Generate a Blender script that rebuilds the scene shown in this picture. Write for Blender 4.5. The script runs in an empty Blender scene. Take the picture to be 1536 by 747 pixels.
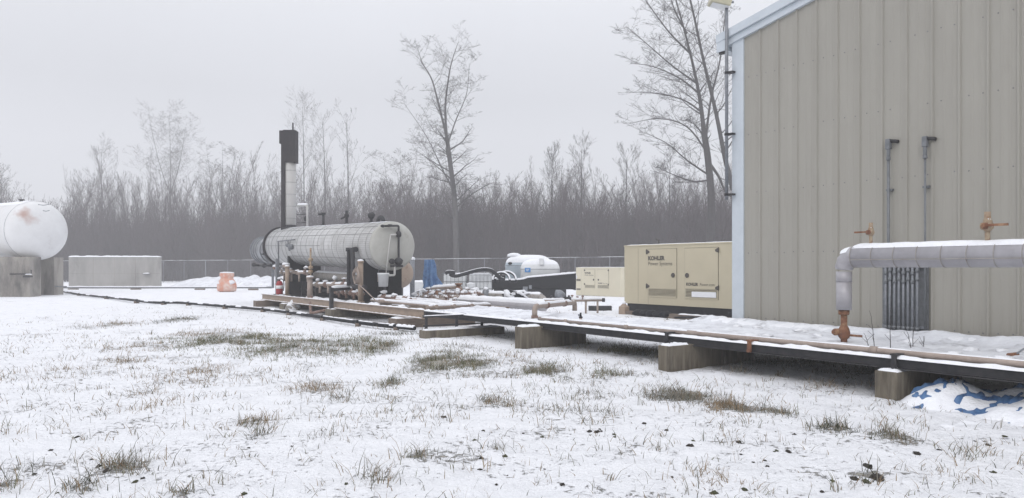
import bpy, math, random
import numpy as np
from mathutils import Vector, noise as mn
R = random.Random(7)
PI = math.pi
scene = bpy.context.scene
COL = scene.collection
EYE = 1.6
FOC = 1109.0          # focal length in photo pixels (26 mm lens)
HOR = 402.0
U = Vector((-.5693, .8221, 0)); V = Vector((.8221, .5693, 0)); Z = Vector((0, 0, 1))

def F(s, t, z=0.0):
    return U * s + V * t + Z * z
def gp(px, py, z=0.0):
    Y = (EYE - z) * FOC / (py - HOR)
    return Vector(((px - 768) / FOC * Y, Y, z))
def rY(px, py, Y):
    return Vector(((px - 768) / FOC * Y, Y, EYE - (py - HOR) / FOC * Y))
def rT(px, py, t):
    off = (px - 768) / FOC
    return rY(px, py, t / (V.y + V.x * off))
def ST(p):
    return p.x * U.x + p.y * U.y, p.x * V.x + p.y * V.y

# ---------------------------------------------------------------- materials
def mat(name, c1, c2=None, scale=6.0, rough=.6, metal=0.0, bump=.0, bscale=40.0, stretch=(1, 1, 1),
        c3=None, s3=2.0, th3=(.55, .7), spec=.5):
    m = bpy.data.materials.new(name); m.use_nodes = True
    nt = m.node_tree; N = nt.nodes; L = nt.links
    b = N['Principled BSDF']
    b.inputs['Roughness'].default_value = rough; b.inputs['Metallic'].default_value = metal
    b.inputs['Specular IOR Level'].default_value = spec
    tc = N.new('ShaderNodeTexCoord'); mp = N.new('ShaderNodeMapping'); mp.inputs['Scale'].default_value = stretch
    L.new(tc.outputs['Object'], mp.inputs['Vector'])
    c2 = c2 or tuple(x * .8 for x in c1)
    nz = N.new('ShaderNodeTexNoise'); nz.inputs['Scale'].default_value = scale; nz.inputs['Detail'].default_value = 8
    nz.inputs['Roughness'].default_value = .65
    L.new(mp.outputs[0], nz.inputs['Vector'])
    mr = N.new('ShaderNodeMapRange'); mr.inputs[1].default_value = .35; mr.inputs[2].default_value = .68
    L.new(nz.outputs['Fac'], mr.inputs[0])
    mx = N.new('ShaderNodeMix'); mx.data_type = 'RGBA'
    mx.inputs[6].default_value = (*c1, 1); mx.inputs[7].default_value = (*c2, 1)
    L.new(mr.outputs[0], mx.inputs[0]); out = mx.outputs[2]
    if c3:
        n3 = N.new('ShaderNodeTexNoise'); n3.inputs['Scale'].default_value = s3; n3.inputs['Detail'].default_value = 10
        n3.inputs['Roughness'].default_value = .7
        L.new(mp.outputs[0], n3.inputs['Vector'])
        r3 = N.new('ShaderNodeMapRange'); r3.inputs[1].default_value = th3[0]; r3.inputs[2].default_value = th3[1]
        L.new(n3.outputs['Fac'], r3.inputs[0])
        m3 = N.new('ShaderNodeMix'); m3.data_type = 'RGBA'
        L.new(r3.outputs[0], m3.inputs[0]); L.new(out, m3.inputs[6]); m3.inputs[7].default_value = (*c3, 1)
        out = m3.outputs[2]
    L.new(out, b.inputs['Base Color'])
    if bump:
        nb = N.new('ShaderNodeTexNoise'); nb.inputs['Scale'].default_value = bscale; nb.inputs['Detail'].default_value = 6
        L.new(mp.outputs[0], nb.inputs['Vector'])
        bp = N.new('ShaderNodeBump'); bp.inputs['Strength'].default_value = 1; bp.inputs['Distance'].default_value = bump
        L.new(nb.outputs['Fac'], bp.inputs['Height']); L.new(bp.outputs[0], b.inputs['Normal'])
    return m

M = {}
M['snow'] = mat('snow', (.85, .865, .895), (.79, .80, .84), 9, .7, bump=.02, bscale=22, spec=.25)
M['icy'] = mat('icy_snow', (.80, .82, .86), (.60, .61, .65), 2.2, .65, bump=.02, bscale=12, spec=.3, c3=(.40, .40, .42), s3=3.0, th3=(.52, .70))
M['siding'] = mat('siding', (.335, .322, .285), (.305, .292, .258), 1.4, .42, bump=.006, bscale=1.1, stretch=(1, 1, .3), c3=(.285, .27, .235), s3=3, th3=(.6, .8))
M['white_trim'] = mat('white_trim', (.56, .61, .66), (.48, .53, .58), 2, .45)
M['galv'] = mat('galvanised', (.26, .275, .30), (.17, .18, .20), 14, .5, .35, bump=.001, bscale=60)
M['galv_dark'] = mat('galvanised_dark', (.20, .21, .225), (.135, .145, .155), 10, .55, .2)
M['concrete'] = mat('concrete', (.20, .175, .135), (.085, .07, .05), 8, .9, bump=.012, bscale=24, stretch=(1, 1, .16), c3=(.06, .052, .042), s3=5, th3=(.50, .66))
M['concrete_pale'] = mat('concrete_pale', (.37, .36, .345), (.27, .262, .25), 1.1, .9, bump=.006, bscale=10, stretch=(1, 1, .3), c3=(.21, .205, .195), s3=.9, th3=(.55, .75))
M['concrete_dirty'] = mat('concrete_dirty', (.33, .31, .28), (.22, .20, .18), 1.1, .9, bump=.006, bscale=10, stretch=(1, 1, .35), c3=(.10, .095, .09), s3=.9, th3=(.5, .68))
M['tan_steel'] = mat('tan_steel', (.35, .265, .20), (.26, .20, .155), 5, .6, bump=.002, bscale=40, c3=(.12, .075, .055), s3=4, th3=(.6, .75))
M['pink_pipe'] = mat('pink_pipe', (.36, .295, .255), (.27, .215, .185), 7, .6, bump=.002, c3=(.17, .115, .09), s3=5, th3=(.6, .72))
M['rust'] = mat('rust', (.24, .105, .055), (.12, .055, .035), 12, .85, bump=.004, bscale=50, c3=(.42, .27, .16), s3=8, th3=(.5, .7))
M['rust_pink'] = mat('rust_pink', (.25, .165, .135), (.13, .075, .06), 9, .8, bump=.003, c3=(.38, .32, .28), s3=7, th3=(.52, .65))
M['ochre'] = mat('ochre_brass', (.38, .31, .22), (.25, .17, .11), 16, .7, bump=.002, c3=(.20, .07, .03), s3=12, th3=(.52, .68))
M['dark_steel'] = mat('dark_steel', (.028, .029, .034), (.05, .048, .05), 8, .6, .1, spec=.3, bump=.002, c3=(.09, .06, .042), s3=5, th3=(.6, .75))
M['black'] = mat('black_plastic', (.009, .0095, .012), (.014, .015, .018), 6, .6, bump=.001, spec=.15)
M['black_paint'] = mat('black_paint', (.011, .012, .015), (.02, .02, .024), 4, .65, spec=.2, c3=(.10, .10, .11), s3=3, th3=(.62, .8))
M['stack'] = mat('stack_metal', (.52, .515, .50), (.42, .41, .40), 2.5, .6, .0, bump=.004, bscale=8, stretch=(1, 1, .4), c3=(.30, .27, .25), s3=2.2, th3=(.58, .75))
M['dark_metal'] = mat('dark_metal_matt', (.028, .026, .03), (.045, .04, .042), 3, .8, spec=.2, bump=.003, bscale=20)
M['cladding'] = mat('weathered_cladding', (.55, .55, .55), (.42, .42, .415), 2.0, .5, .0, bump=.006, bscale=6, c3=(.25, .235, .21), s3=2.4, th3=(.56, .8))
M['band'] = mat('dark_band', (.20, .20, .20), (.34, .34, .335), 5, .6, .2)
M['head_grey'] = mat('painted_head', (.47, .47, .44), (.38, .375, .345), 1.4, .55, .1, bump=.003, bscale=6, c3=(.27, .245, .205), s3=2.0, th3=(.58, .8))
M['silver'] = mat('silver_housing', (.33, .34, .36), (.18, .185, .20), 4, .4, .4, bump=.003, bscale=12)
M['insul'] = mat('insulation_jacket', (.43, .42, .445), (.34, .33, .35), 4, .42, .15, bump=.003, bscale=14, c3=(.24, .20, .16), s3=2.6, th3=(.66, .8))
M['insul_dirty'] = mat('dirty_insulation', (.36, .34, .32), (.24, .22, .20), 5, .7, bump=.004, c3=(.15, .11, .08), s3=5, th3=(.55, .7))
M['gen'] = mat('beige_paint', (.53, .475, .345), (.49, .44, .32), 1.2, .45, c3=(.42, .37, .265), s3=3, th3=(.64, .85))
M['gen_pale'] = mat('pale_beige_paint', (.66, .61, .47), (.62, .57, .44), 1.2, .45)
M['louvre_dark'] = mat('louvre_dark', (.10, .09, .07), (.16, .145, .11), 30, .7)
M['ink'] = mat('ink', (.05, .045, .04), (.09, .08, .07), 30, .6)
M['tarp'] = mat('blue_tarp', (.04, .12, .28), (.11, .21, .38), 7, .45, bump=.01, bscale=9, c3=(.02, .05, .14), s3=5, th3=(.52, .7))
M['white_plastic'] = mat('white_plastic', (.72, .735, .745), (.62, .635, .645), 3, .45, c3=(.42, .44, .46), s3=3, th3=(.6, .8))
M['blue_white'] = mat('pale_blue_plastic', (.47, .54, .60), (.38, .45, .51), 2.4, .45)
M['blue'] = mat('blue_label', (.02, .20, .55), (.05, .27, .6), 20, .5)
M['red'] = mat('red_paint', (.34, .02, .025), (.24, .015, .02), 10, .45)
M['orange'] = mat('faded_orange', (.62, .24, .15), (.56, .33, .25), 2.5, .6, c3=(.66, .52, .46), s3=2, th3=(.48, .62))
M['brown_tank'] = mat('tan_tank', (.36, .28, .22), (.30, .23, .18), 3, .6, c3=(.18, .09, .06), s3=3, th3=(.55, .7))
M['timber'] = mat('old_timber', (.13, .10, .08), (.20, .16, .13), 7, .9, bump=.005, stretch=(.3, 1, 3))
M['bark'] = mat('bark', (.028, .025, .026), (.05, .045, .046), 5, .9)
M['bark2'] = mat('grey_bark', (.05, .046, .046), (.08, .075, .075), 3, .9, c3=(.7, .72, .75), s3=1.6, th3=(.70, .76))
M['brush'] = mat('brushwood', (.046, .032, .036), (.072, .053, .057), .4, .95, stretch=(1, 1, .2))
M['soil'] = mat('soil', (.022, .018, .015), (.045, .038, .03), 30, .95, bump=.01)
M['moss'] = mat('moss', (.04, .045, .02), (.07, .07, .035), 40, .95, bump=.01)
M['lamp_tan'] = mat('lamp_housing', (.48, .45, .33), (.42, .40, .30), 5, .5)
M['hose'] = mat('black_hose', (.014, .015, .018), (.03, .031, .036), 10, .6, spec=.2)
M['grass_green'] = mat('grass_green', (.11, .118, .055), (.17, .165, .09), 3, .8)
M['grass_tan'] = mat('grass_tan', (.30, .225, .14), (.20, .14, .085), 3, .85)
M['grass_grey'] = mat('grass_grey', (.15, .14, .11), (.23, .22, .19), 3, .85)
M['dark_green'] = mat('grass_dark', (.035, .042, .022), (.06, .065, .035), 3, .85)

# white tank paint with two rust stains of their own place and shape
def tank_paint(spots):
    m = mat('tank_paint', (.74, .745, .75), (.64, .64, .645), .8, .5, c3=(.44, .42, .41), s3=.8, th3=(.6, .8))
    nt = m.node_tree; N = nt.nodes; L = nt.links; b = N['Principled BSDF']; src = b.inputs['Base Color'].links[0].from_socket
    tc = N.new('ShaderNodeTexCoord')
    for (p, rad, c) in spots:
        nz = N.new('ShaderNodeTexNoise'); nz.inputs['Scale'].default_value = 1.6; nz.inputs['Detail'].default_value = 8; L.new(tc.outputs['Object'], nz.inputs['Vector'])
        sc = N.new('ShaderNodeVectorMath'); sc.operation = 'SCALE'; sc.inputs['Scale'].default_value = rad * 1.5; L.new(nz.outputs['Color'], sc.inputs[0])
        ad = N.new('ShaderNodeVectorMath'); ad.operation = 'ADD'; L.new(tc.outputs['Object'], ad.inputs[0]); L.new(sc.outputs[0], ad.inputs[1])
        ds = N.new('ShaderNodeVectorMath'); ds.operation = 'DISTANCE'; L.new(ad.outputs[0], ds.inputs[0]); ds.inputs[1].default_value = tuple(v + rad * .75 for v in p)
        mr = N.new('ShaderNodeMapRange'); mr.inputs[1].default_value = rad; mr.inputs[2].default_value = rad * .35; mr.inputs[3].default_value = 0; mr.inputs[4].default_value = .75; L.new(ds.outputs['Value'], mr.inputs[0])
        mx = N.new('ShaderNodeMix'); mx.data_type = 'RGBA'; L.new(mr.outputs[0], mx.inputs[0]); L.new(src, mx.inputs[6]); mx.inputs[7].default_value = (*c, 1); src = mx.outputs[2]
    L.new(src, b.inputs['Base Color']); return m

# ---------------------------------------------------------------- mesh builder
ROOTS = {}
class MB:
    def __init__(s): s.v = []; s.f = []; s.sm = []
    def add(s, vs, fs, smooth=False):
        n = len(s.v); s.v += [tuple(v) for v in vs]
        s.f += [tuple(i + n for i in f) for f in fs]; s.sm += [smooth] * len(fs); return s
    def box(s, c, a, b, d, bev=0):      # centre and three half-axis vectors
        c = Vector(c)
        vs = [c + a * i + b * j + d * k for i in (-1, 1) for j in (-1, 1) for k in (-1, 1)]
        fs = [(0, 1, 3, 2), (4, 6, 7, 5), (0, 4, 5, 1), (2, 3, 7, 6), (0, 2, 6, 4), (1, 5, 7, 3)]
        if a.cross(b).dot(d) < 0: fs = [f[::-1] for f in fs]
        return s.add(vs, fs)
    def fb(s, s0, s1, t0, t1, z0, z1):  # box in the yard frame
        return s.box(F((s0 + s1) / 2, (t0 + t1) / 2, (z0 + z1) / 2), U * abs(s1 - s0) / 2, V * abs(t1 - t0) / 2, Z * abs(z1 - z0) / 2)
    def wb(s, x0, x1, y0, y1, z0, z1):
        return s.box(((x0 + x1) / 2, (y0 + y1) / 2, (z0 + z1) / 2), Vector((abs(x1 - x0) / 2, 0, 0)), Vector((0, abs(y1 - y0) / 2, 0)), Vector((0, 0, abs(z1 - z0) / 2)))
    def tube(s, pts, r, n=10, cap=True, bend=0):
        pts = [Vector(p) for p in pts]
        if bend and len(pts) > 2:        # round the corners
            q = [pts[0]]
            for i in range(1, len(pts) - 1):
                a, b, c = pts[i - 1], pts[i], pts[i + 1]
                d1 = (a - b); d2 = (c - b); k = min(bend, d1.length * .48, d2.length * .48)
                p1 = b + d1.normalized() * k; p2 = b + d2.normalized() * k
                for j in range(6):
                    w = j / 5; q.append(p1 * (1 - w) ** 2 + b * 2 * w * (1 - w) + p2 * w * w)
            q.append(pts[-1]); pts = q
        rs = r if isinstance(r, (list, tuple)) else [r] * len(pts)
        if len(rs) != len(pts): rs = [rs[0] + (rs[-1] - rs[0]) * i / (len(pts) - 1) for i in range(len(pts))]
        vs = []; up = None
        for i, p in enumerate(pts):
            d = (pts[min(i + 1, len(pts) - 1)] - pts[max(i - 1, 0)]).normalized()
            if up is None:
                up = Vector((0, 0, 1)) if abs(d.z) < .9 else Vector((1, 0, 0))
            x = up.cross(d).normalized(); y = d.cross(x).normalized(); up = y
            for k in range(n):
                a = 2 * PI * k / n; vs.append(p + (x * math.cos(a) + y * math.sin(a)) * rs[i])
        fs = []
        for i in range(len(pts) - 1):
            for k in range(n):
                fs.append((i * n + k, i * n + (k + 1) % n, (i + 1) * n + (k + 1) % n, (i + 1) * n + k))
        s.add(vs, fs, True)
        if cap:
            m = len(s.v) - len(vs)
            s.f += [tuple(m + k for k in reversed(range(n))), tuple(m + (len(pts) - 1) * n + k for k in range(n))]; s.sm += [False, False]
        return s
    def lathe(s, o, d, prof, n=24, smooth=True):   # prof: (distance along d, radius)
        o = Vector(o); d = Vector(d).normalized()
        up = Z if abs(d.z) < .9 else Vector((1, 0, 0))
        x = up.cross(d).normalized(); y = d.cross(x)
        vs = []; fs = []
        for (h, r) in prof:
            for k in range(n):
                a = 2 * PI * k / n; vs.append(o + d * h + (x * math.cos(a) + y * math.sin(a)) * max(r, 1e-4))
        for i in range(len(prof) - 1):
            for k in range(n):
                fs.append((i * n + k, i * n + (k + 1) % n, (i + 1) * n + (k + 1) % n, (i + 1) * n + k))
        s.add(vs, fs, smooth)
        m = len(s.v) - len(vs)
        s.f += [tuple(m + k for k in reversed(range(n))), tuple(m + (len(prof) - 1) * n + k for k in range(n))]; s.sm += [False, False]
        return s
    def blob(s, c, rx, ry=None, rz=None, n=10, m=7, rough=.15, seed=0):
        c = Vector(c); ry = ry or rx; rz = rz or rx; vs = []; fs = []
        for i in range(m + 1):
            th = PI * i / m
            for k in range(n):
                a = 2 * PI * k / n
                d = Vector((math.sin(th) * math.cos(a), math.sin(th) * math.sin(a), math.cos(th)))
                q = 1 + rough * mn.noise(d * 1.7 + Vector((seed * 3.1, c.x, c.y)))
                vs.append(c + Vector((d.x * rx, d.y * ry, d.z * rz)) * q)
        for i in range(m):
            for k in range(n):
                fs.append((i * n + k, (i + 1) * n + k, (i + 1) * n + (k + 1) % n, i * n + (k + 1) % n))
        return s.add(vs, fs, True)
    def snow(s, fn, na, nb, h, amp=.3, sc=6, edge=.06):   # pillow of snow over a patch fn(a,b) -> surface point
        vs = []; fs = []
        for i in range(na + 1):
            for j in range(nb + 1):
                a, b = i / na, j / nb; p = Vector(fn(a, b))
                e = min(a, 1 - a) * na, min(b, 1 - b) * nb
                k = 0 if min(e) < .5 else (.75 if min(e) < 1.5 else 1)
                q = 1 + amp * mn.noise(p * sc) * 1.6 + amp * .6 * mn.noise(p * sc * 3.1)
                vs.append(p + Z * (h * max(q, .1) * k if k else -.004))
        for i in range(na):
            for j in range(nb):
                w = nb + 1
                fs.append((i * w + j, (i + 1) * w + j, (i + 1) * w + j + 1, i * w + j + 1))
        s.add(vs, fs, True)
        return s
    def fsnow(s, s0, s1, t0, t1, z, h, step=.15, **k):
        na = max(3, min(160, int(abs(s1 - s0) / step))); nb = max(3, min(40, int(abs(t1 - t0) / step)))
        return s.snow(lambda a, b: F(s0 + (s1 - s0) * a, t0 + (t1 - t0) * b, z), na, nb, h, **k)
    def psnow(s, p0, p1, r, h, ang=55, step=.12, amp=.35, gaps=0):   # snow lying along the top of a pipe
        p0 = Vector(p0); p1 = Vector(p1); d = (p1 - p0); Ln = d.length; d.normalize()
        side = d.cross(Z).normalized(); up = side.cross(d).normalized()
        n = max(3, min(120, int(Ln / step))); K = 6; vs = []; fs = []
        for i in range(n + 1):
            p = p0 + d * Ln * i / n
            g = 1 + amp * mn.noise(p * 4) + amp * .5 * mn.noise(p * 13)
            if gaps and mn.noise(p * gaps + Vector((5, 1, 2))) > .18: g = -.2
            e = 0 if i in (0, n) else 1
            for k in range(K + 1):
                a = math.radians(ang) * (2 * k / K - 1)
                rr = r * 1.004 + max(h * g, -.6 * r) * e * math.cos(a * 90 / ang * .98)
                vs.append(p + (side * math.sin(a) + up * math.cos(a)) * rr)
        for i in range(n):
            for k in range(K):
                w = K + 1; fs.append((i * w + k, (i + 1) * w + k, (i + 1) * w + k + 1, i * w + k + 1))
        return s.add(vs, fs, True)
    def build(s, name, m, parent=None, loc=None, bevel=0):
        if parent is not None: o0 = ROOTS[parent.name]
        else:
            if loc is None:
                a = np.array(s.v); c = (a.max(0) + a.min(0)) / 2; loc = (c[0], c[1], a[:, 2].min())
            o0 = Vector(loc)
        me = bpy.data.meshes.new(name)
        me.from_pydata([(v[0] - o0.x, v[1] - o0.y, v[2] - o0.z) for v in s.v], [], s.f)
        me.polygons.foreach_set('use_smooth', s.sm)
        me.materials.append(M[m] if isinstance(m, str) else m); me.update()
        o = bpy.data.objects.new(name, me); COL.objects.link(o)
        if parent is not None: o.parent = parent
        else: o.location = o0
        ROOTS[o.name] = o0
        if bevel:
            b = o.modifiers.new('edge', 'BEVEL'); b.width = bevel; b.segments = 2; b.limit_method = 'ANGLE'
        return o

def tag(o, label=None, cat=None, group=None, kind=None):
    if label: o['label'] = label
    if cat: o['category'] = cat
    if group: o['group'] = group
    if kind: o['kind'] = kind
    return o
def thing(name, label, cat, loc, group=None):
    o = bpy.data.objects.new(name, None); COL.objects.link(o); o.location = Vector(loc); o.empty_display_size = .3
    ROOTS[o.name] = Vector(loc)
    return tag(o, label, cat, group)
def copy_tree(o, parent=None):
    c = o.copy(); COL.objects.link(c); c.parent = parent
    for ch in list(o.children): copy_tree(ch, c)
    return c
def np_mesh(name, verts, faces, mats, midx=None, smooth=False):
    k = faces.shape[1]
    me = bpy.data.meshes.new(name)
    me.vertices.add(len(verts)); me.vertices.foreach_set('co', np.ascontiguousarray(verts, dtype=np.float32).ravel())
    me.loops.add(faces.size); me.loops.foreach_set('vertex_index', np.ascontiguousarray(faces, dtype=np.int32).ravel())
    me.polygons.add(len(faces)); me.polygons.foreach_set('loop_start', np.arange(0, faces.size, k, dtype=np.int32))
    me.polygons.foreach_set('loop_total', np.full(len(faces), k, dtype=np.int32))
    for m in mats: me.materials.append(m)
    if midx is not None: me.polygons.foreach_set('material_index', midx.astype(np.int32))
    me.polygons.foreach_set('use_smooth', np.full(len(faces), smooth))
    me.update(calc_edges=True)
    return me
def text_part(body, size, origin, xd, parent, m='ink', weight=0, sx=1.0, name='lettering', align='LEFT'):
    cu = bpy.data.curves.new('t', 'FONT'); cu.body = body; cu.size = size; cu.offset = weight; cu.align_x = align
    cu.resolution_u = 3
    to = bpy.data.objects.new('t', cu); COL.objects.link(to)
    dg = bpy.context.evaluated_depsgraph_get()
    me = bpy.data.meshes.new_from_object(to.evaluated_get(dg))
    bpy.data.objects.remove(to); bpy.data.curves.remove(cu)
    o0 = ROOTS[parent.name]; xd = Vector(xd).normalized(); me.name = name
    for v in me.vertices:
        p = Vector(origin) + xd * v.co.x * sx + Z * v.co.y - o0; v.co = p
    me.materials.clear(); me.materials.append(M[m]); me.update()
    o = bpy.data.objects.new(name, me); COL.objects.link(o); o.parent = parent; ROOTS[o.name] = o0
    return o

# ---------------------------------------------------------------- render settings, camera, light
cam = bpy.data.objects.new('camera', bpy.data.cameras.new('camera')); COL.objects.link(cam)
cam.location = (0, 0, EYE); cam.rotation_euler = (math.radians(90), 0, 0)
cam.data.sensor_width = 36; cam.data.lens = 26.0; cam.data.shift_y = 28.5 / 1536
cam.data.clip_start = .1; cam.data.clip_end = 2000
scene.camera = cam
scene.view_settings.view_transform = 'Standard'; scene.view_settings.look = 'None'
scene.view_settings.exposure = 0.0; scene.view_settings.gamma = 1
try:
    scene.cycles.volume_bounces = 2; scene.cycles.max_bounces = 6; scene.cycles.diffuse_bounces = 3
    scene.cycles.transparent_max_bounces = 8
    scene.cycles.use_denoising = True
    scene.cycles.volume_step_rate = 5
except Exception: pass

SUN_EL, SUN_AZ = math.radians(38), math.radians(200)
w = bpy.data.worlds.new('World'); scene.world = w; w.use_nodes = True
nt = w.node_tree; N = nt.nodes; L = nt.links; N.clear()
outw = N.new('ShaderNodeOutputWorld'); bg = N.new('ShaderNodeBackground'); bg.inputs['Strength'].default_value = .1
sky = N.new('ShaderNodeTexSky'); sky.sky_type = 'NISHITA'; sky.sun_disc = False
sky.sun_elevation = SUN_EL; sky.sun_rotation = SUN_AZ; sky.dust_density = 4; sky.air_density = 1
# the overcast deck: brighter overhead than at the horizon, with very broad soft cloud variation
tc = N.new('ShaderNodeTexCoord'); sep = N.new('ShaderNodeSeparateXYZ'); L.new(tc.outputs['Generated'], sep.inputs[0])
mr = N.new('ShaderNodeMapRange'); mr.inputs[1].default_value = .22; mr.inputs[2].default_value = .9
mr.inputs[3].default_value = 7.0; mr.inputs[4].default_value = 15.6
L.new(sep.outputs['Z'], mr.inputs[0])
nz = N.new('ShaderNodeTexNoise'); nz.inputs['Scale'].default_value = 1.3; nz.inputs['Detail'].default_value = 3
L.new(tc.outputs['Generated'], nz.inputs['Vector'])
nr = N.new('ShaderNodeMapRange'); nr.inputs[1].default_value = .3; nr.inputs[2].default_value = .7; nr.inputs[3].default_value = .93; nr.inputs[4].default_value = 1.06
L.new(nz.outputs['Fac'], nr.inputs[0])
ml = N.new('ShaderNodeMath'); ml.operation = 'MULTIPLY'; L.new(mr.outputs[0], ml.inputs[0]); L.new(nr.outputs[0], ml.inputs[1])
cl = N.new('ShaderNodeVectorMath'); cl.operation = 'SCALE'; cl.inputs[0].default_value = (.972, .988, 1.045); L.new(ml.outputs[0], cl.inputs['Scale'])
mx = N.new('ShaderNodeMix'); mx.data_type = 'RGBA'; mx.inputs[0].default_value = .93
L.new(sky.outputs[0], mx.inputs[6]); L.new(cl.outputs[0], mx.inputs[7])
L.new(mx.outputs[2], bg.inputs['Color']); L.new(bg.outputs[0], outw.inputs['Surface'])
sd = bpy.data.lights.new('sun', 'SUN'); sd.energy = .7; sd.angle = math.radians(25); sd.color = (1, .97, .93)
so = bpy.data.objects.new('sun', sd); COL.objects.link(so)
so.rotation_euler = (PI / 2 - SUN_EL, 0, PI - SUN_AZ + 0)
so.location = (0, -20, 40)

# haze
hz = MB().wb(-150, 120, -12, 230, -1.2, 42).build('haze', 'snow', loc=(0, 0, 0)); tag(hz, kind='stuff')
hm = bpy.data.materials.new('haze'); hm.use_nodes = True; hm.node_tree.nodes.clear()
ho = hm.node_tree.nodes.new('ShaderNodeOutputMaterial'); hv = hm.node_tree.nodes.new('ShaderNodeVolumePrincipled')
hv.inputs['Color'].default_value = (.985, .985, 1, 1); hv.inputs['Density'].default_value = .0027; hv.inputs['Anisotropy'].default_value = 0.0
hm.node_tree.links.new(hv.outputs[0], ho.inputs['Volume'])
hz.data.materials.clear(); hz.data.materials.append(hm)
hz['label'] = 'pale winter fog over the whole yard'
# ---------------------------------------------------------------- ground
# bare-grass patches: photo position of the centre, half sizes in photo pixels, strength, kind (0 green, 1 tan, 2 grey, 3 dark)
PATCH = [(350,512,95,11,.65,0),(440,520,65,14,.7,0),(330,500,60,7,.5,1),(520,520,60,14,.65,0),(572,522,28,11,.8,0),(655,543,38,15,.9,0),(712,546,36,13,.85,0),
 (690,522,30,6,.4,2),(820,557,34,9,.95,0),(760,540,30,8,.5,1),(905,562,28,8,.6,0),(885,516,14,3,.7,0),(940,527,50,6,.95,0),(990,540,20,6,.4,0),
 (180,487,36,4,.7,1),(128,491,30,3,.4,2),(265,480,22,5,.95,3),(222,522,60,7,.35,1),(190,545,70,9,.35,1),(300,565,110,20,.25,1),(470,585,45,9,.45,1),
 (370,635,38,9,.55,1),(235,600,60,18,.2,1),(588,575,16,13,.75,0),(500,600,50,12,.25,2),(735,600,26,11,.7,1),(620,610,70,16,.15,2),(1015,594,48,12,.85,2),
 (1098,612,40,10,.9,1),(1165,618,20,11,.75,2),(950,560,30,8,.3,2),(190,702,36,14,.65,2),(122,735,20,9,.6,3),(8,640,22,14,.45,0),(10,728,14,18,.6,2),
 (625,688,18,8,.75,0),(562,715,28,14,.4,2),(272,740,22,7,.6,2),(395,650,20,13,.45,2),(1248,643,32,6,.8,3),(1338,654,34,11,.6,2),(1450,672,34,10,.35,1),
 (1300,718,28,9,.8,3),(1080,668,30,7,.5,3),(960,680,70,12,.2,2),(870,620,60,9,.3,2),(1190,545,95,5,.95,3),(1290,560,45,7,.8,3),(1120,640,60,10,.2,2),
 (450,660,60,15,.2,2),(730,560,60,12,.35,2),(640,500,110,6,.3,3),(1240,580,50,8,.3,1),(80,560,90,14,.18,1),(60,700,60,20,.2,2),(880,590,70,12,.2,2),
 (700,680,80,20,.15,2),(1400,720,80,16,.15,1),(720,628,60,10,.2,1),(1060,725,60,14,.25,1)]
PW = []
for (px, py, rx, ry, st, kd) in PATCH:
    c = gp(px, py); y0 = gp(px, py + ry).y; y1 = gp(px, max(py - ry, HOR + 12)).y
    PW.append((c.x, c.y, rx * c.y / FOC, (y1 - y0) / 2, st, kd))
PW = np.array(PW)

def gz(x, y):
    p = Vector((x, y, 0))
    near = 1 / (1 + (y / 26.0) ** 2)
    z = .045 * mn.noise(p * .22) + .10 * mn.noise(p * .05) * min(1, max(0, (y - 20) / 30))
    z += near * (.028 * mn.noise(p * 1.5) + .020 * mn.noise(p * 4.3 + Vector((3, 1, 0))) + .013 * mn.noise(p * 9.5))
    return z
ys = [2.2]
while ys[-1] < 200: ys.append(ys[-1] * 1.0058)
ys = [-9.0, -4, 0, 1.5] + ys
xs = list(np.arange(-8.0, 11.0, .05)); 
k = .05
while xs[-1] < 90: k *= 1.045; xs.append(xs[-1] + k)
k = .05; left = []
x0 = xs[0]
while x0 > -130: k *= 1.035; x0 -= k; left.append(x0)
xs = left[::-1] + xs
nx, ny = len(xs), len(ys)
gv = np.zeros((ny, nx, 3), dtype=np.float32)
for j, y in enumerate(ys):
    for i, x in enumerate(xs):
        gv[j, i] = (x, y, gz(x, y))
def patch_density(X, Y):
    d = np.zeros_like(X); kd = np.full(X.shape, 2.0)
    for (cx, cy, rx, ry, st, k) in PW:
        q = st * np.exp(-(((X - cx) / rx) ** 2 + ((Y - cy) / ry) ** 2) * 1.1)
        kd = np.where(q > d, k, kd); d = np.maximum(d, q)
    return d, kd
dens, _ = patch_density(gv[:, :, 0], gv[:, :, 1])
# grass hummocks push the snow up a little
gv[:, :, 2] += dens * .02
ii = np.arange(ny * nx).reshape(ny, nx)
fc = np.stack([ii[:-1, :-1], ii[:-1, 1:], ii[1:, 1:], ii[1:, :-1]], -1).reshape(-1, 4)
gm = bpy.data.materials.new('snowy_ground'); gm.use_nodes = True
nt = gm.node_tree; N = nt.nodes; L = nt.links; b = N['Principled BSDF']
b.inputs['Roughness'].default_value = .75; b.inputs['Specular IOR Level'].default_value = .2
tc = N.new('ShaderNodeTexCoord'); at = N.new('ShaderNodeAttribute'); at.attribute_name = 'bare'
def nz_(scale, det=8, ro=.6):
    n = N.new('ShaderNodeTexNoise'); n.inputs['Scale'].default_value = scale; n.inputs['Detail'].default_value = det; n.inputs['Roughness'].default_value = ro
    L.new(tc.outputs['Object'], n.inputs['Vector']); return n
def mr_(src, a, b_, c=0, d=1):
    n = N.new('ShaderNodeMapRange'); n.inputs[1].default_value = a; n.inputs[2].default_value = b_; n.inputs[3].default_value = c; n.inputs[4].default_value = d
    L.new(src, n.inputs[0]); return n.outputs[0]
def mix_(fac, a, b_):
    n = N.new('ShaderNodeMix'); n.data_type = 'RGBA'
    if hasattr(fac, 'type'): L.new(fac, n.inputs[0])
    else: n.inputs[0].default_value = fac
    for i, c in ((6, a), (7, b_)):
        if isinstance(c, tuple): n.inputs[i].default_value = (*c, 1)
        else: L.new(c, n.inputs[i])
    return n.outputs[2]
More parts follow.
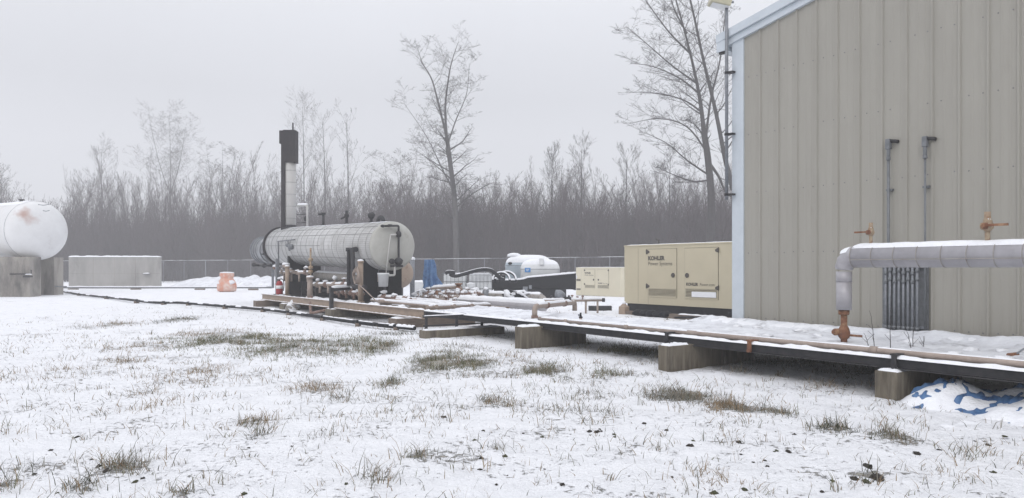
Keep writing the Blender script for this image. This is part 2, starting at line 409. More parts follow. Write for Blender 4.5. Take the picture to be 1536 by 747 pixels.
def math_(op, a, b_):
    n = N.new('ShaderNodeMath'); n.operation = op
    for i, c in ((0, a), (1, b_)):
        if isinstance(c, (int, float)): n.inputs[i].default_value = c
        else: L.new(c, n.inputs[i])
    return n.outputs[0]
fine = nz_(16, 10, .72); mid = nz_(1.1, 6, .6)
snowc = mix_(mr_(nz_(3.2, 10, .75).outputs['Fac'], .48, .75), (.86, .87, .90), (.72, .73, .76))
soilc = mix_(mr_(nz_(9).outputs['Fac'], .4, .6), (.20, .19, .13), (.34, .29, .22))
thr = math_('SUBTRACT', .70, math_('MULTIPLY', at.outputs['Fac'], .24))
thr = math_('SUBTRACT', thr, mr_(mid.outputs['Fac'], .38, .70, 0, .17))
cov = mr_(math_('SUBTRACT', fine.outputs['Fac'], thr), -.02, .08)
colr = mix_(math_('MULTIPLY', cov, .8), snowc, soilc)
L.new(colr, b.inputs['Base Color'])
bp = N.new('ShaderNodeBump'); bp.inputs['Distance'].default_value = .035; bp.inputs['Strength'].default_value = 1
h = math_('SUBTRACT', math_('ADD', nz_(26, 6).outputs['Fac'], math_('MULTIPLY', nz_(5).outputs['Fac'], 1.2)), math_('MULTIPLY', cov, .8))
L.new(h, bp.inputs['Height']); L.new(bp.outputs[0], b.inputs['Normal'])
gme = np_mesh('ground', gv.reshape(-1, 3), fc, [gm], smooth=True)
a_ = gme.attributes.new('bare', 'FLOAT', 'POINT'); a_.data.foreach_set('value', dens.reshape(-1).astype(np.float32))
g = bpy.data.objects.new('ground', gme); COL.objects.link(g); tag(g, 'snow covered grassy yard', kind='structure')

# ---------------------------------------------------------------- grass blades through the snow
rng = np.random.default_rng(5)
def scatter(n_try, x0, x1, y0, y1, base):
    X = rng.uniform(x0, x1, n_try); Y = rng.uniform(y0, y1, n_try)
    d, kd = patch_density(X, Y)
    # clumpiness
    cl = np.array([mn.noise(Vector((x * 1.6, y * 1.6, 0))) + .7 * mn.noise(Vector((x * 6, y * 6, 4))) for x, y in zip(X, Y)])
    p = np.clip(d * (.62 + 2.1 * cl), 0, 1) * .8 + base * np.clip(.35 + 1.6 * cl, 0.02, 1.6)
    keep = rng.uniform(0, 1, n_try) < p
    # only where the lens can roughly see, with a margin to both sides
    keep &= np.abs(X) < Y * .85 + 1.5
    return X[keep], Y[keep], d[keep], kd[keep]
parts = [scatter(230000, -8, 10, 4.3, 10, .06), scatter(230000, -12, 9, 10, 18, .055), scatter(110000, -16, 6, 18, 30, .03)]
# tufts: many blades fanning out of one root
TU = []
for (px, py, m_) in ((625,690,60),(820,562,90),(800,560,60),(845,560,60),(1005,590,110),(1030,598,110),(1052,602,80),(975,590,50),(1085,608,70),(1115,615,80),(1135,618,60),(1165,620,60),(1180,624,30),
    (395,652,40),(375,640,60),(190,705,90),(170,700,60),(210,712,50),(120,738,60),(590,578,50),(575,585,30),(735,603,60),(760,612,40),(562,720,40),(575,728,30),(1235,643,60),(1262,645,40),(1335,652,60),(1350,660,50),(1320,650,30),
    (1440,676,30),(1450,690,25),(640,550,60),(660,555,80),(685,548,60),(700,545,80),(720,550,60),(740,543,50),(668,530,50),(900,568,40),(930,565,50),(1110,560,40),(270,742,40),(12,735,50),(8,650,40),(440,522,50),(470,530,50),(360,520,60),(420,515,50),(560,525,70),(535,522,50),(580,520,60),(500,528,40),(1300,732,30),(700,710,20),(1090,672,25),(860,600,30),(880,640,20)):
    p = gp(px, py); TU.append((p.x, p.y, m_, .12))
for k in range(420):
    y = 4.4 + 20 * R.random() ** 1.5; x = R.uniform(-.8, .8) * y
    if mn.noise(Vector((x * .5, y * .5, 9))) > -.12: TU.append((x, y, R.randint(4, 16), .05))
tx, ty, td = [], [], []
for (x, y, m_, w_) in TU:
    for q in range(m_): tx.append(x + R.gauss(0, w_ * .8)); ty.append(y + R.gauss(0, w_ * .6)); td.append(.95 if w_ > .1 else .3)
tk = [R.choice((0, 2, 2, 1)) for _ in tx]
parts.append((np.array(tx), np.array(ty), np.array(td), np.array(tk, dtype=float)))
GX, GY, GD, GK = [np.concatenate([p[i] for p in parts]) for i in range(4)]
n = len(GX)
GZ = np.array([gz(x, y) for x, y in zip(GX, GY)]) + GD * .02
hgt = rng.gamma(3.2, .019, n).clip(.015, .17) * (1 + .45 * GD)
wd = rng.uniform(.0012, .0027, n) * (1 + GY / 14)
ang = rng.uniform(0, 2 * PI, n); lean = rng.uniform(.1, 1.35, n)
ca, sa = np.cos(ang), np.sin(ang)
fa = rng.uniform(0, 2 * PI, n); fx, fy = np.cos(fa) * wd, np.sin(fa) * wd
lv = [(0, 1.0), (.5, .85), (1.0, .25)]
vv = np.zeros((n, 6, 3), dtype=np.float32)
for q, (tt, ww) in enumerate(lv):
    out = lean * hgt * tt ** 1.6 * 1.0; up = hgt * (tt - .28 * lean * tt * tt)
    cx = GX + ca * out; cy = GY + sa * out; cz = GZ + up - .008
    vv[:, q * 2] = np.stack([cx - fx * ww, cy - fy * ww, cz], -1)
    vv[:, q * 2 + 1] = np.stack([cx + fx * ww, cy + fy * ww, cz], -1)
base_i = (np.arange(n) * 6)[:, None]
fcs = np.concatenate([base_i + np.array([0, 1, 3, 2]), base_i + np.array([2, 3, 5, 4])])
rnd = rng.uniform(0, 1, n)
mi = GK.copy(); mi = np.where(GD < .07, np.where(rnd < .45, 2, np.where(rnd < .75, 1, 0)), mi)
mi = np.where(rnd > .86, 1, mi); mi = np.where(rnd < .1, 3, mi)
me = np_mesh('grass', vv.reshape(-1, 3), fcs, [M['grass_green'], M['grass_tan'], M['grass_grey'], M['dark_green']], np.concatenate([mi, mi]))
o = bpy.data.objects.new('grass', me); COL.objects.link(o); tag(o, 'thin green and straw coloured grass blades poking through the snow', 'grass', kind='stuff')

# dark clods showing through the snow
clods = [(712,665,3),(722,690,4),(720,707,3.5),(757,690,4),(666,630,4),(785,655,2),(813,658,3),(884,651,3.5),(900,648,2),(921,655,3),(160,712,5),(148,700,4),
 (204,726,4),(214,722,3),(76,678,3),(1040,665,3),(1035,676,5),(1108,667,5),(1072,742,6),(1375,683,5),(1282,722,6),(1300,727,6),(1316,724,9),(1302,705,7),
 (1117,742,5),(1147,695,3),(966,637,3),(922,660,2),(1000,650,3.5),(1192,654,3),(1490,712,4),(1233,738,3),(1151,705,3),(1165,678,3),(1130,700,2.5),(817,705,2)]
for q in range(34): clods.append((R.uniform(640, 1530) if q % 4 else R.uniform(20, 600), R.uniform(640, 745), R.uniform(1.2, 4.2)))
for i, (px, py, r) in enumerate(clods):
    p = gp(px, py); rr = r * p.y / FOC
    mb = MB().blob((p.x, p.y, gz(p.x, p.y) + rr * .1), rr * 1.0, rr * 1.5, rr * .55, 9, 6, .9, seed=i)
    tag(mb.build('soil_clod', 'soil' if i % 3 else 'moss'), 'small dark clod of soil and moss showing through the snow', 'clod', 'dark clods in the snow')

# snow bank by the far fence, left of the heater
mb = MB()
def bank(a, b):
    x = -29 + 13.5 * a; y = 60 + 6 * b
    h = max(0, math.sin(PI * b)) ** .7 * (.45 + .5 * math.sin(PI * min(1, a * 1.02)) ** .5 * (.55 + .9 * abs(mn.noise(Vector((x * .5, y * .5, 2)))) + .5 * mn.noise(Vector((x * 1.4, y * 1.4, 7)))))
    e = min(1, a * 8, (1 - a) * 8)
    return Vector((x, y, -.1 + h * e * 1.15))
mb.snow(bank, 70, 16, .03, .5, 2)
tag(mb.build('snow_bank', 'icy'), 'ploughed snow bank along the far fence', kind='structure')

# ---------------------------------------------------------------- steel building
BC = thing('metal_building', 'large tan ribbed metal building with white corner trim and fascia', 'building', F(9.78, 12.25, 0))
S0, S1 = 9.78, -9.0; TW = 12.25; EZ = 6.20; SL = .187; RIDGE = 1.0
def rake(s): return EZ + SL * (9.52 - s) if s > RIDGE else EZ + SL * (9.52 - RIDGE) - SL * (RIDGE - s)
mb = MB(); prof = []
s = 9.52; i = 0
RB = .407
while s > S1 + RB:
    # flat, minor swage, flat, then the major rib
    prof += [(s, 0), (s - .130, 0), (s - .135, .004), (s - .160, .004), (s - .165, 0), (s - .245, 0), (s - .25, .004), (s - .272, .004), (s - .277, 0), (s - .345, 0), (s - .362, .032), (s - .390, .032)]
    s -= RB
prof += [(s, 0), (S1, 0)]
vs = []; fs = []
for (a, d) in prof:
    vs += [F(a, TW - d, .04), F(a, TW - d, rake(a) + .04)]
for i in range(len(prof) - 1): fs.append((2 * i, 2 * i + 2, 2 * i + 3, 2 * i + 1))
mb.add(vs, fs)
wall = mb.build('wall', 'siding', BC)
mb = MB().fb(S1, S0 - .01, TW + .01, TW + 16, .1, EZ - .02)   # shell of the hall
mb.build('side_wall', 'siding', BC)
mb = MB()
mb.box(F((9.52 + S0) / 2, TW - .012, (EZ + .25) / 2), U * (S0 - 9.52) / 2, V * .022, Z * (EZ - .25) / 2)
mb.box(F(S0 + .012, TW + .10, (EZ + .25) / 2), U * .012, V * .13, Z * (EZ - .25) / 2)
mb.build('corner_trim', 'white_trim', BC, bevel=.006)
# fascia: two stepped courses following the rake, returned at the eave
def slab(mb, sa, sb, t0, t1, za0, za1):   # follows the rake between sa and sb; za offsets from the rake line
    vs = [F(q, t, rake(q) + zz) for q in (sa, sb) for t in (t0, t1) for zz in (za0, za1)]
    mb.add(vs, [(0, 1, 3, 2), (4, 6, 7, 5), (0, 4, 5, 1), (2, 3, 7, 6), (0, 2, 6, 4), (1, 5, 7, 3)])
for (sa, sb) in ((S0 + .30, RIDGE), (RIDGE, S1)):
    mb = MB(); slab(mb, sa, sb, TW - .07, TW + .15, .0, .13); mb.build('fascia', 'white_trim', BC)
    mb = MB(); slab(mb, sa + (.05 if sa > 5 else 0), sb, TW - .13, TW + .2, .135, .30); mb.build('rake_trim', 'white_trim', BC)
    mb = MB(); slab(mb, sa - .02, sb, TW - .04, TW + 16.3, .24, .285); mb.build('roof', 'siding', BC)
    mb = MB(); slab(mb, sa, sb, TW - .05, TW + 16.2, .288, .34); mb.build('roof_snow', 'snow', BC)
mb = MB().fb(S0 + .12, S0 + .34, TW - .12, TW + 16.2, EZ - .17, EZ + .05).build('gutter', 'white_trim', BC)
mb = MB().fb(S0 + .14, S0 + .30, TW - .10, TW - .02, EZ - .21, EZ - .17).build('gutter_outlet', 'dark_steel', BC)
mb = MB()
for zr in (.62, 1.9, 3.1, 4.25, 5.4, 6.5):
    for k in range(44):
        s_ = 9.52 - RB * k - .1
        for dd in (0, .2):
            if R.random() < .8: mb.lathe(F(s_ - dd, TW - .001, zr + R.uniform(-.01, .01)), -V, [(0, .011), (.006, .009)], 6)
tag(mb.build('screw_heads', 'galv_dark', BC), kind='stuff')
# thin base flashing
MB().fb(S1, 9.5, TW - .05, TW - .036, -.05, .16).build('foundation_edge', 'concrete', BC)
# conduits on the wall: two tall ones with service heads
def conduit(px, ytop, label, hd):
    p = rT(px, ytop, TW - .10); s_, _ = ST(p); zt = p.z
    t = thing('electrical_conduit', label, 'conduit', F(s_, TW - .10, .5), 'tall conduits on the wall')
    MB().tube([F(s_, TW - .09, .5), F(s_, TW - .09, zt - .32)], .016 if hd else .023, 10).build('pipe', 'galv_dark', t)
    mb = MB().tube([F(s_, TW - .09, zt - .34), F(s_, TW - .09, zt - .28)], .036, 10)
    mb.tube([F(s_, TW - .09, zt - .28), F(s_, TW - .09, zt - .12)], .03, 10)
    mb.box(F(s_, TW - .09, zt - .07), U * .038, V * .04, Z * .085)
    mb.build('junction_fitting', 'galv_dark', t, bevel=.008)
    MB().tube([F(s_, TW - .09, zt - .02), F(s_ - .10, TW - .06, zt - .03), F(s_ - .13, TW - .02, zt - .04)], .03, 8).build('cable_entry', 'dark_steel', t)
    for zz in (1.9, 2.9): MB().box(F(s_, TW - .04, zz), U * .05, V * .035, Z * .018).build('clip', 'galv_dark', t)
conduit(1332, 210, 'thicker galvanised conduit running up the tan wall, left one of two', False)
conduit(1387, 206, 'thinner galvanised conduit running up the tan wall, right one of two', True)
# bank of short conduits on a strut panel
sl = ST(rT(1326, 450, TW))[0]; sr = ST(rT(1395, 450, TW))[0]
t = thing('conduit_bank', 'bank of grey conduits side by side on a steel panel behind the insulated pipe', 'conduits', F((sl + sr) / 2, TW - .1, .45))
MB().fb(sl, sr, TW - .052, TW - .036, .50, 3.2 * 0 + 1.95).build('back_panel', 'galv_dark', t)
for zz in (1.62, .64): MB().fb(sl - .02, sr + .02, TW - .10, TW - .056, zz - .02, zz + .02).build('strut', 'galv', t)
for k in range(8):
    ss = sl + (sr - sl) * (.13 + .098 * k); zt = 1.68 + (.04 if k % 2 else 0)
    ob = MB().tube([F(ss, TW - .13, .47), F(ss, TW - .13, zt)], .022, 10).build('pipe', 'galv', t)
    for zz in (zt - .16, zt - .30, .62, zt + .015): MB().tube([F(ss, TW - .13, zz - .03), F(ss, TW - .13, zz + .03)], .031, 10).build('coupling', 'galv_dark', t)
MB().fb(sl - .09, sr + .05, TW - .20, TW - .056, .44, .47).build('foot_shelf', 'dark_steel', t)
mb = MB().fsnow(sl - .08, sl + .08, TW - .19, TW - .06, .472, .05, .04); mb.fsnow(sr - .10, sr + .04, TW - .19, TW - .06, .472, .06, .04); mb.build('snow_cover', 'snow', t)

# lamp mast at the corner
ms, mt_ = S0 + .05, TW - .16
t = thing('lamp_mast', 'thin grey lamp mast clamped to the white corner of the building', 'lamp mast', F(ms, mt_, 3.0))
MB().tube([F(ms, mt_, 2.98), F(ms, mt_, 8.2)], .034, 12).build('pole', 'galv', t)
for yy in (104, 198, 290):
    zz = EYE + (HOR - yy) / FOC * 14.7
    mb = MB().box(F(ms - .06, mt_ + .05, zz), U * .08, V * .05, Z * .018); mb.tube([F(ms, mt_, zz - .025), F(ms, mt_, zz + .025)], .045, 10)
    mb.build('clamp', 'dark_steel', t)
# flood lamp seen from below at the top of the frame
lp = F(ms, mt_, 6.93) + Vector((.14, 0, 0))
MB().tube([lp + Vector((0, 0, .05)), lp + Vector((-.10, 0, .05))], .025, 8).build('bracket_arm', 'galv', t)
lh = MB(); lh.box(lp + Vector((-.28, 0, .04)), Vector((.20, 0, -.045)), Vector((0, .16, 0)), Vector((.02, 0, .07))); lamp = lh.build('lamp_housing', 'lamp_tan', t, bevel=.02)
lh = MB(); lh.box(lp + Vector((-.285, 0, -.04)), Vector((.17, 0, -.038)), Vector((0, .13, 0)), Vector((.001, 0, .004))); lh.build('lens', 'white_plastic', lamp)

# ---------------------------------------------------------------- pipe rack along the building
RT, RZ = 9.0, .50
t = thing('pipe_rack', 'long low steel pipe rack covered in snow running along the building', 'pipe rack', F(8, 10.4, 0))
mb = MB()      # front channel: web and two flanges
SA, SB = 17.0, -1.6
mb.fb(SB, SA, RT, RT + .012, .372, RZ); mb.fb(SB, SA, RT - .045, RT - .001, RZ - .012, RZ - .001); mb.fb(SB, SA, RT - .045, RT - .001, .372, .384)
mb.build('front_channel', 'dark_steel', t)
mb = MB().fb(SB, 10.0, 11.6, 11.72, .335, .49); mb.fb(10.01, SA, 10.72, 10.84, .335, .49); mb.build('rear_channel', 'dark_steel', t)
mb = MB(); ss = SB + .4
while ss < SA:
    mb.fb(ss, ss + .07, RT + .02, 11.59 if ss < 9.8 else 10.71, .37, .47); ss += 1.55
mb.build('cross_member', 'dark_steel', t)
mb = MB().fb(SB, 10.0, RT + .02, 11.86, .472, .488); mb.fb(10.01, SA, RT + .02, 10.9, .472, .488); mb.build('deck_plate', 'galv_dark', t)
# snow bed on the deck
def deck(a, b):
    s_ = SB + (SA - SB) * a; tt = RT + .22 + ((11.93 if s_ < 10.0 else 11.93 - 1.0 * min(1, (s_ - 10.0) / .7)) - RT - .22) * b
    p = F(s_, tt); 
    back = math.exp(-((tt - 11.72) / .25) ** 2) * .10
    pipes = .02 * max(0, math.sin((tt - 9.6) * 2.6)) + .5 * .09 * math.exp(-((tt - 10.6) / .22) ** 2) * (1 if s_ > 8.5 else max(0, (s_ - 6.6) / 1.9))
    lump = .05 * max(0, mn.noise(p * 2.1) + .25 * mn.noise(p * 7)) + .02 * mn.noise(p * 11)
    return Vector((p.x, p.y, .497 + back + pipes + lump))
mb = MB(); mb.snow(deck, 300, 34, .018, .5, 5); mb.build('snow_cover', 'icy', t)
def backsnow(a, b):
    s_ = SB + (9.9 - SB) * a; tt = 11.42 + .62 * b; p = F(s_, tt)
    h = math.sin(PI * min(1, b * .75 + .12)) * (.085 + .04 * mn.noise(p * 1.3) + .03 * mn.noise(p * 4))
    return Vector((p.x, p.y, .492 + h))
mb = MB(); mb.snow(backsnow, 240, 10, .02, .4, 4); mb.build('snow_cover', 'snow', t)
mb = MB(); mb.snow(lambda a, b: F(SB + (SA - SB) * a, RT - .055 + .12 * b, RZ + .0), 240, 6, .032, .45, 7); mb.build('snow_cover', 'snow', t)
mb = MB()
for k in range(46):
    ss = R.uniform(-.5, 12); tt = R.uniform(9.5, 11.3); q = R.uniform(.03, .09)
    c = F(ss, tt, .53); mb.blob(c, q * 1.6, q * 1.3, q * .6, 9, 6, .8, seed=k)
tag(mb.build('snow_lumps', 'snow', t), kind='stuff')
# clamps on the front channel
for px in (1004, 1128, 1345):
    s_ = ST(rT(px, 520, RT))[0]
    mb = MB().fb(s_ - .03, s_ + .03, RT - .075, RT - .05, .38, .55); mb.fb(s_ - .045, s_ + .045, RT - .08, RT + .2, .536, .556)
    mb.tube([F(s_, RT - .10, .40), F(s_, RT - .06, .40)], .025, 8)
    mb.build('clamp', 'rust' if px == 1128 else 'dark_steel', t)
# small product line along the front
t = thing('gas_line', 'thin pinkish tan pipe lying along the front edge of the snowy rack', 'pipe', F(6, 9.15, .5))
pr = .042
MB().tube([F(-1.6, 9.13, .555), F(12.2, 9.13, .555)], pr, 12).build('pipe', 'pink_pipe', t)
for ss in (3.0, 5.1, 9.6, 11.3): MB().tube([F(ss - .05, 9.13, .555), F(ss + .05, 9.13, .555)], pr + .010, 12).build('coupling', 'pink_pipe', t)
mb = MB(); mb.psnow(F(8.2, 9.13, .555), F(12.1, 9.13, .555), pr, .02, 50, gaps=0); mb.psnow(F(-1.5, 9.13, .555), F(8, 9.13, .555), pr, .006, 30, gaps=2.5); mb.build('snow_cover', 'snow', t)
# U-shaped riser
t = thing('bypass_riser', 'tan pipe rising off the rack in a low square arch with snow on top', 'pipe', F(12.6, 9.5, .5))
a = rY(802, 476, 15.9); b2 = rY(802, 459.5, 15.9); c2 = rY(862, 453.5, 17.6); d2 = rY(862, 466, 17.6)
MB().tube([a, b2, c2, d2], .058, 12, bend=.12).build('pipe', 'pink_pipe', t)
mb = MB()
for p, q in ((a, .35), (b2.lerp(c2, .28), 0), (b2.lerp(c2, .72), 0)):
    dd = (c2 - b2).normalized() if q == 0 else Z
    mb.lathe(p - dd * .03, dd, [(0, .075), (.07, .075)], 12)
mb.build('coupling', 'rust_pink', t)
mb = MB(); dd = (c2 - b2).normalized(); mb.psnow(b2 + dd * .12, c2 - dd * .1, .058, .03, 55, gaps=1.5); mb.build('snow_cover', 'snow', t)
# tiny valve on the line
p = rY(871, 484, 14.8)
t = thing('small_valve', 'small black topped valve standing on the snowy rack beside the arch', 'valve', p)
MB().tube([p, p + Z * .12], .03, 8).build('stem', 'pink_pipe', t)
mb = MB().tube([p + Z * .10, p + Z * .20], .018, 8); mb.tube([p + Z * .15 + U * .07, p + Z * .15 - U * .02], .014, 6); mb.blob(p + Z * .11, .04, .04, .025); mb.build('lever', 'black', t)

# ---------------------------------------------------------------- concrete piers
def pier(s_, t0, t1, h, w_, label, grp='concrete piers under the pipe rack', snow_t=.5):
    t = thing('concrete_pier', label, 'pier', F(s_, (t0 + t1) / 2, 0), grp)
    n_ = 14; vs = []; fs = []
    mb = MB()
    mb.fb(s_, s_ + w_, t0, t0 + (t1 - t0) * .47, -.12, h)
    mb.fb(s_ + .006, s_ + w_ - .01, t0 + (t1 - t0) * .475, t1, -.12, h - .006)
    mb.build('block', 'concrete', t, bevel=.012)
    mb = MB(); mb.fsnow(s_ + .005, s_ + w_ - .005, t0 + .01, t0 + snow_t, h, .04, .04, amp=.5); mb.build('snow_cover', 'snow', t)
    p = F(s_ + w_ * .5, t0 + .18, h)
    mb = MB().tube([p - V * .04, p - V * .04 + Z * .06, p + V * .03 + Z * .06, p + V * .03], .012, 6); mb.build('anchor_bolt', 'dark_steel', t)
    return t
pier(11.9, 8.48, 10.15, .43, .25, 'long concrete pier under the rack at its middle, longest face visible of the three')
pier(7.95, 8.42, 10.5, .40, .22, 'concrete pier under the rack between the middle pier and the pier beside the blue tarp')
pier(4.66, 8.84, 10.5, .345, .28, 'stained concrete pier under the rack right beside the blue tarp heap')
# low footing at the left end
t = thing('low_footing', 'low snow topped concrete footing with short steel posts at the left end of the rack', 'footing', F(15, 8.8, 0))
MB().fb(14.75, 15.05, 7.85, 10.0, -.12, .19).build('block', 'concrete', t, bevel=.012)
MB().fsnow(14.76, 15.04, 7.86, 9.9, .19, .035, .06, amp=.4).build('snow_cover', 'snow', t)
for tt in (7.95, 8.75, 9.45):
    mb = MB().fb(14.92, 14.97, tt, tt + .05, .2, .47); mb.fb(14.87, 15.01, tt - .05, tt + .13, .192, .205); mb.build('post', 'dark_steel', t)
MB().fb(14.92, 14.96, 7.9, 9.9, .27, .30).build('brace', 'dark_steel', t)
MB().fb(14.90, 14.98, 7.9, 8.94, .47, .51).build('cross_beam', 'dark_steel', t)
MB().fsnow(14.90, 14.98, 7.9, 8.9, .51, .02, .05).build('snow_cover', 'snow', t)

# ---------------------------------------------------------------- insulated pipe over the rack
ps, pt, pz, rr = 6.02, 9.97, 1.765, .158
t = thing('insulated_pipe', 'thick insulated pipe rising from the rack and turning level in front of the tan wall', 'pipe', F(ps, pt, .5))
mb = MB().tube([F(ps, pt, 1.0), F(ps, pt, 1.42)], .105, 20); mb.tube([F(ps, pt, 1.40), F(ps, pt, 1.55)], .108, 20)
mb.build('riser_jacket', 'insul', t)
mb = MB(); pp = []
for k in range(9):
    a = PI / 2 * k / 8; pp.append(F(ps - .19 * (1 - math.cos(a)), pt, 1.575 + .19 * math.sin(a)))
mb.tube(pp, [.112 + .01 * (k % 2) + .03 * k / 8 for k in range(9)], 20); mb.build('elbow_jacket', 'insul', t)
mb = MB().tube([F(ps - .17, pt, pz), F(-1.8, pt, pz)], rr, 28); mb.build('pipe_jacket', 'insul', t)
mb = MB(); ss = ps - .17
while ss > -1.6:
    mb.lathe(F(ss, pt, pz), -U, [(0, rr + .001), (.0, rr + .004), (.009, rr + .004), (.009, rr + .001)], 28); ss -= .305
mb.build('jacket_bands', 'insul_dirty', t)
mb = MB().fb(-1.7, ps - .18, pt - rr - .006, pt - rr + .02, pz - .055, pz - .044); mb.build('jacket_seam', 'insul_dirty', t)
mb = MB().psnow(F(ps - .18, pt, pz), F(-1.8, pt, pz), rr, .024, 46, .06, .3)
mb.psnow(F(ps - .02, pt, pz - .03), F(ps - .17, pt, pz + .01), .13, .015, 60, .04, .2); mb.build('snow_cover', 'snow', t)
mb = MB().tube([F(ps, pt, .50), F(ps, pt, 1.0)], .045, 14)
mb.lathe(F(ps, pt, .93), Z, [(0, .07), (.02, .075), (.06, .075), (.07, .06)], 14)
mb.lathe(F(ps, pt, .50), Z, [(0, .10), (.02, .085), (.03, .05)], 14)
mb.lathe(F(ps, pt, .58), Z, [(0, .05), (.03, .075), (.09, .085), (.15, .07), (.20, .045)], 12)
mb.build('bare_pipe', 'rust', t)
mb = MB().lathe(F(ps + .06, pt - .04, .68), (-V + U * .3), [(0, .05), (.07, .05), (.075, .03), (.10, .03)], 8)
mb.tube([F(ps - .05, pt, .64), F(ps - .27, pt, .64)], .016, 8); mb.build('valve_handle', 'rust', t)
MB().lathe(F(ps, pt, .497), Z, [(0, .17), (.02, .12), (.035, .05)], 12).build('rust_crust', 'rust', t)
def top_valve(px, side, sc, label):
    p = rT(px, 358, pt); s_ = ST(p)[0]; zb = pz + rr + (.05 if side > 0 else .03)
    t = thing('drain_valve', label, 'valve', F(s_, pt, zb - .02), 'valves on top of the insulated pipe')
    MB().tube([F(s_, pt, zb - .10), F(s_, pt, zb + .11 * sc)], .024 * sc, 10).build('nipple', 'ochre', t)
    mb = MB().lathe(F(s_, pt, zb + .08 * sc), Z, [(0, .03 * sc), (.02 * sc, .042 * sc), (.10 * sc, .042 * sc), (.13 * sc, .03 * sc), (.19 * sc, .03 * sc)], 8)
    mb.lathe(F(s_ + .05 * sc * -side, pt - .02, zb + .13 * sc), U * side, [(0, .036 * sc), (.10 * sc, .036 * sc)], 8)
    mb.build('body', 'ochre', t)
    mb = MB().lathe(F(s_, pt - .03, zb + .13 * sc), -V, [(0, .035 * sc), (.05 * sc, .035 * sc), (.052 * sc, .018 * sc), (.075 * sc, .018 * sc)], 6)
    mb.box(F(s_ + side * .11 * sc, pt - .07 * sc, zb + .135 * sc), U * .10 * sc, V * .010, Z * .012 * sc); mb.build('lever', 'rust', t)
    MB().blob(F(s_, pt, zb + .195 * sc), .034 * sc, .034 * sc, .02 * sc).build('snow_cover', 'snow', t)
top_valve(1306, 1, .95, 'small ochre valve with rusty lever on top of the insulated pipe near its elbow')
top_valve(1481, -1, 1.25, 'larger ochre valve with rusty lever on top of the insulated pipe towards its right end')
# weeds on the rack
for k, (px, py, h) in enumerate(((1311, 523, .52), (1335, 527, .85), (1366, 527, .30), (1369, 525, .45), (1302, 521, .2), (1385, 524, .18))):
    p = gp(px, py, .5); mb = MB()
    q = [p + Vector((-.06 * (j / 6) ** 2 * (1 if k % 2 == 0 else -.3) + R.uniform(-.006, .006), 0, h * j / 6)) for j in range(7)]
    mb.tube(q, [.006 - .0007 * j for j in range(7)], 5)
    for j in range(3): mb.tube([q[j + 1], q[j + 1] + Vector((R.uniform(-.09, .09), R.uniform(-.05, .05), R.uniform(.04, .12)))], .0025, 4)
    tag(mb.build('dry_weed', 'bark'), 'thin bare dry weed stalk standing in the snow on the rack', 'weed', 'dry weeds on the rack')
p = gp(1512, 537, .5)
t = thing('rusty_stub', 'rusty stub of pipe with a bent grey rod on the rack at the right edge', 'pipe', p)
MB().tube([p + Z * .03, p + Z * .04 + Vector((.13, .02, 0))], .03, 10).build('stub', 'rust', t)
MB().tube([p + Vector((.10, 0, .05)), p + Vector((.20, 0, .12)), p + Vector((.9, .05, .12))], .012, 8, bend=.04).build('rod', 'galv', t)

# ---------------------------------------------------------------- blue tarp heap with snow
c0 = gp(1500, 612)
def heap(x, y):
    dx1 = (x - 5.12) / .36; dy1 = (y - 8.72) / .30
    dx2 = (x - 6.25) / .70; dy2 = (y - 8.15) / .70
    h = .25 * math.exp(-(dx1 * dx1 + dy1 * dy1) ** 1.3) + .40 * math.exp(-(dx2 * dx2 + dy2 * dy2) ** 1.1)
    return h
def tarp_z(x, y):
    p = Vector((x, y, 0)); h = heap(x, y)
    fold = abs(mn.noise(Vector((x * 3.4 + y * 1.6, y * 5.0 - x, 3)))) * 1.0 + .6 * abs(mn.noise(p * 9.5))
    e = min(1, h / .10)
    return h + e * (.26 * (.44 - fold)) - .042
def snow_z(x, y):
    p = Vector((x, y, 0)); h = heap(x, y)
    return h + .012 + .05 * mn.noise(p * 3.1 + Vector((2, 7, 1))) + .02 * mn.noise(p * 8) - .05 * max(0, 1 - h / .05)
mt = MB(); msn = MB()
for mb, fn in ((mt, tarp_z), (msn, snow_z)):
    nA, nB = 130, 90; vs = []; fs = []
    for i in range(nA + 1):
        for j in range(nB + 1):
            x = 4.4 + 3.3 * i / nA; y = 7.0 + 2.3 * j / nB; vs.append((x, y, max(fn(x, y), -.06)))
    for i in range(nA):
        for j in range(nB): fs.append((i * (nB + 1) + j, (i + 1) * (nB + 1) + j, (i + 1) * (nB + 1) + j + 1, i * (nB + 1) + j + 1))
    mb.add(vs, fs, True)
t = thing('tarp_heap', 'crumpled blue tarpaulin heap half buried in snow at the right edge of the yard', 'tarpaulin', (5.9, 8.4, 0))
mt.build('tarpaulin', 'tarp', t); msn.build('snow_cover', 'snow', t)
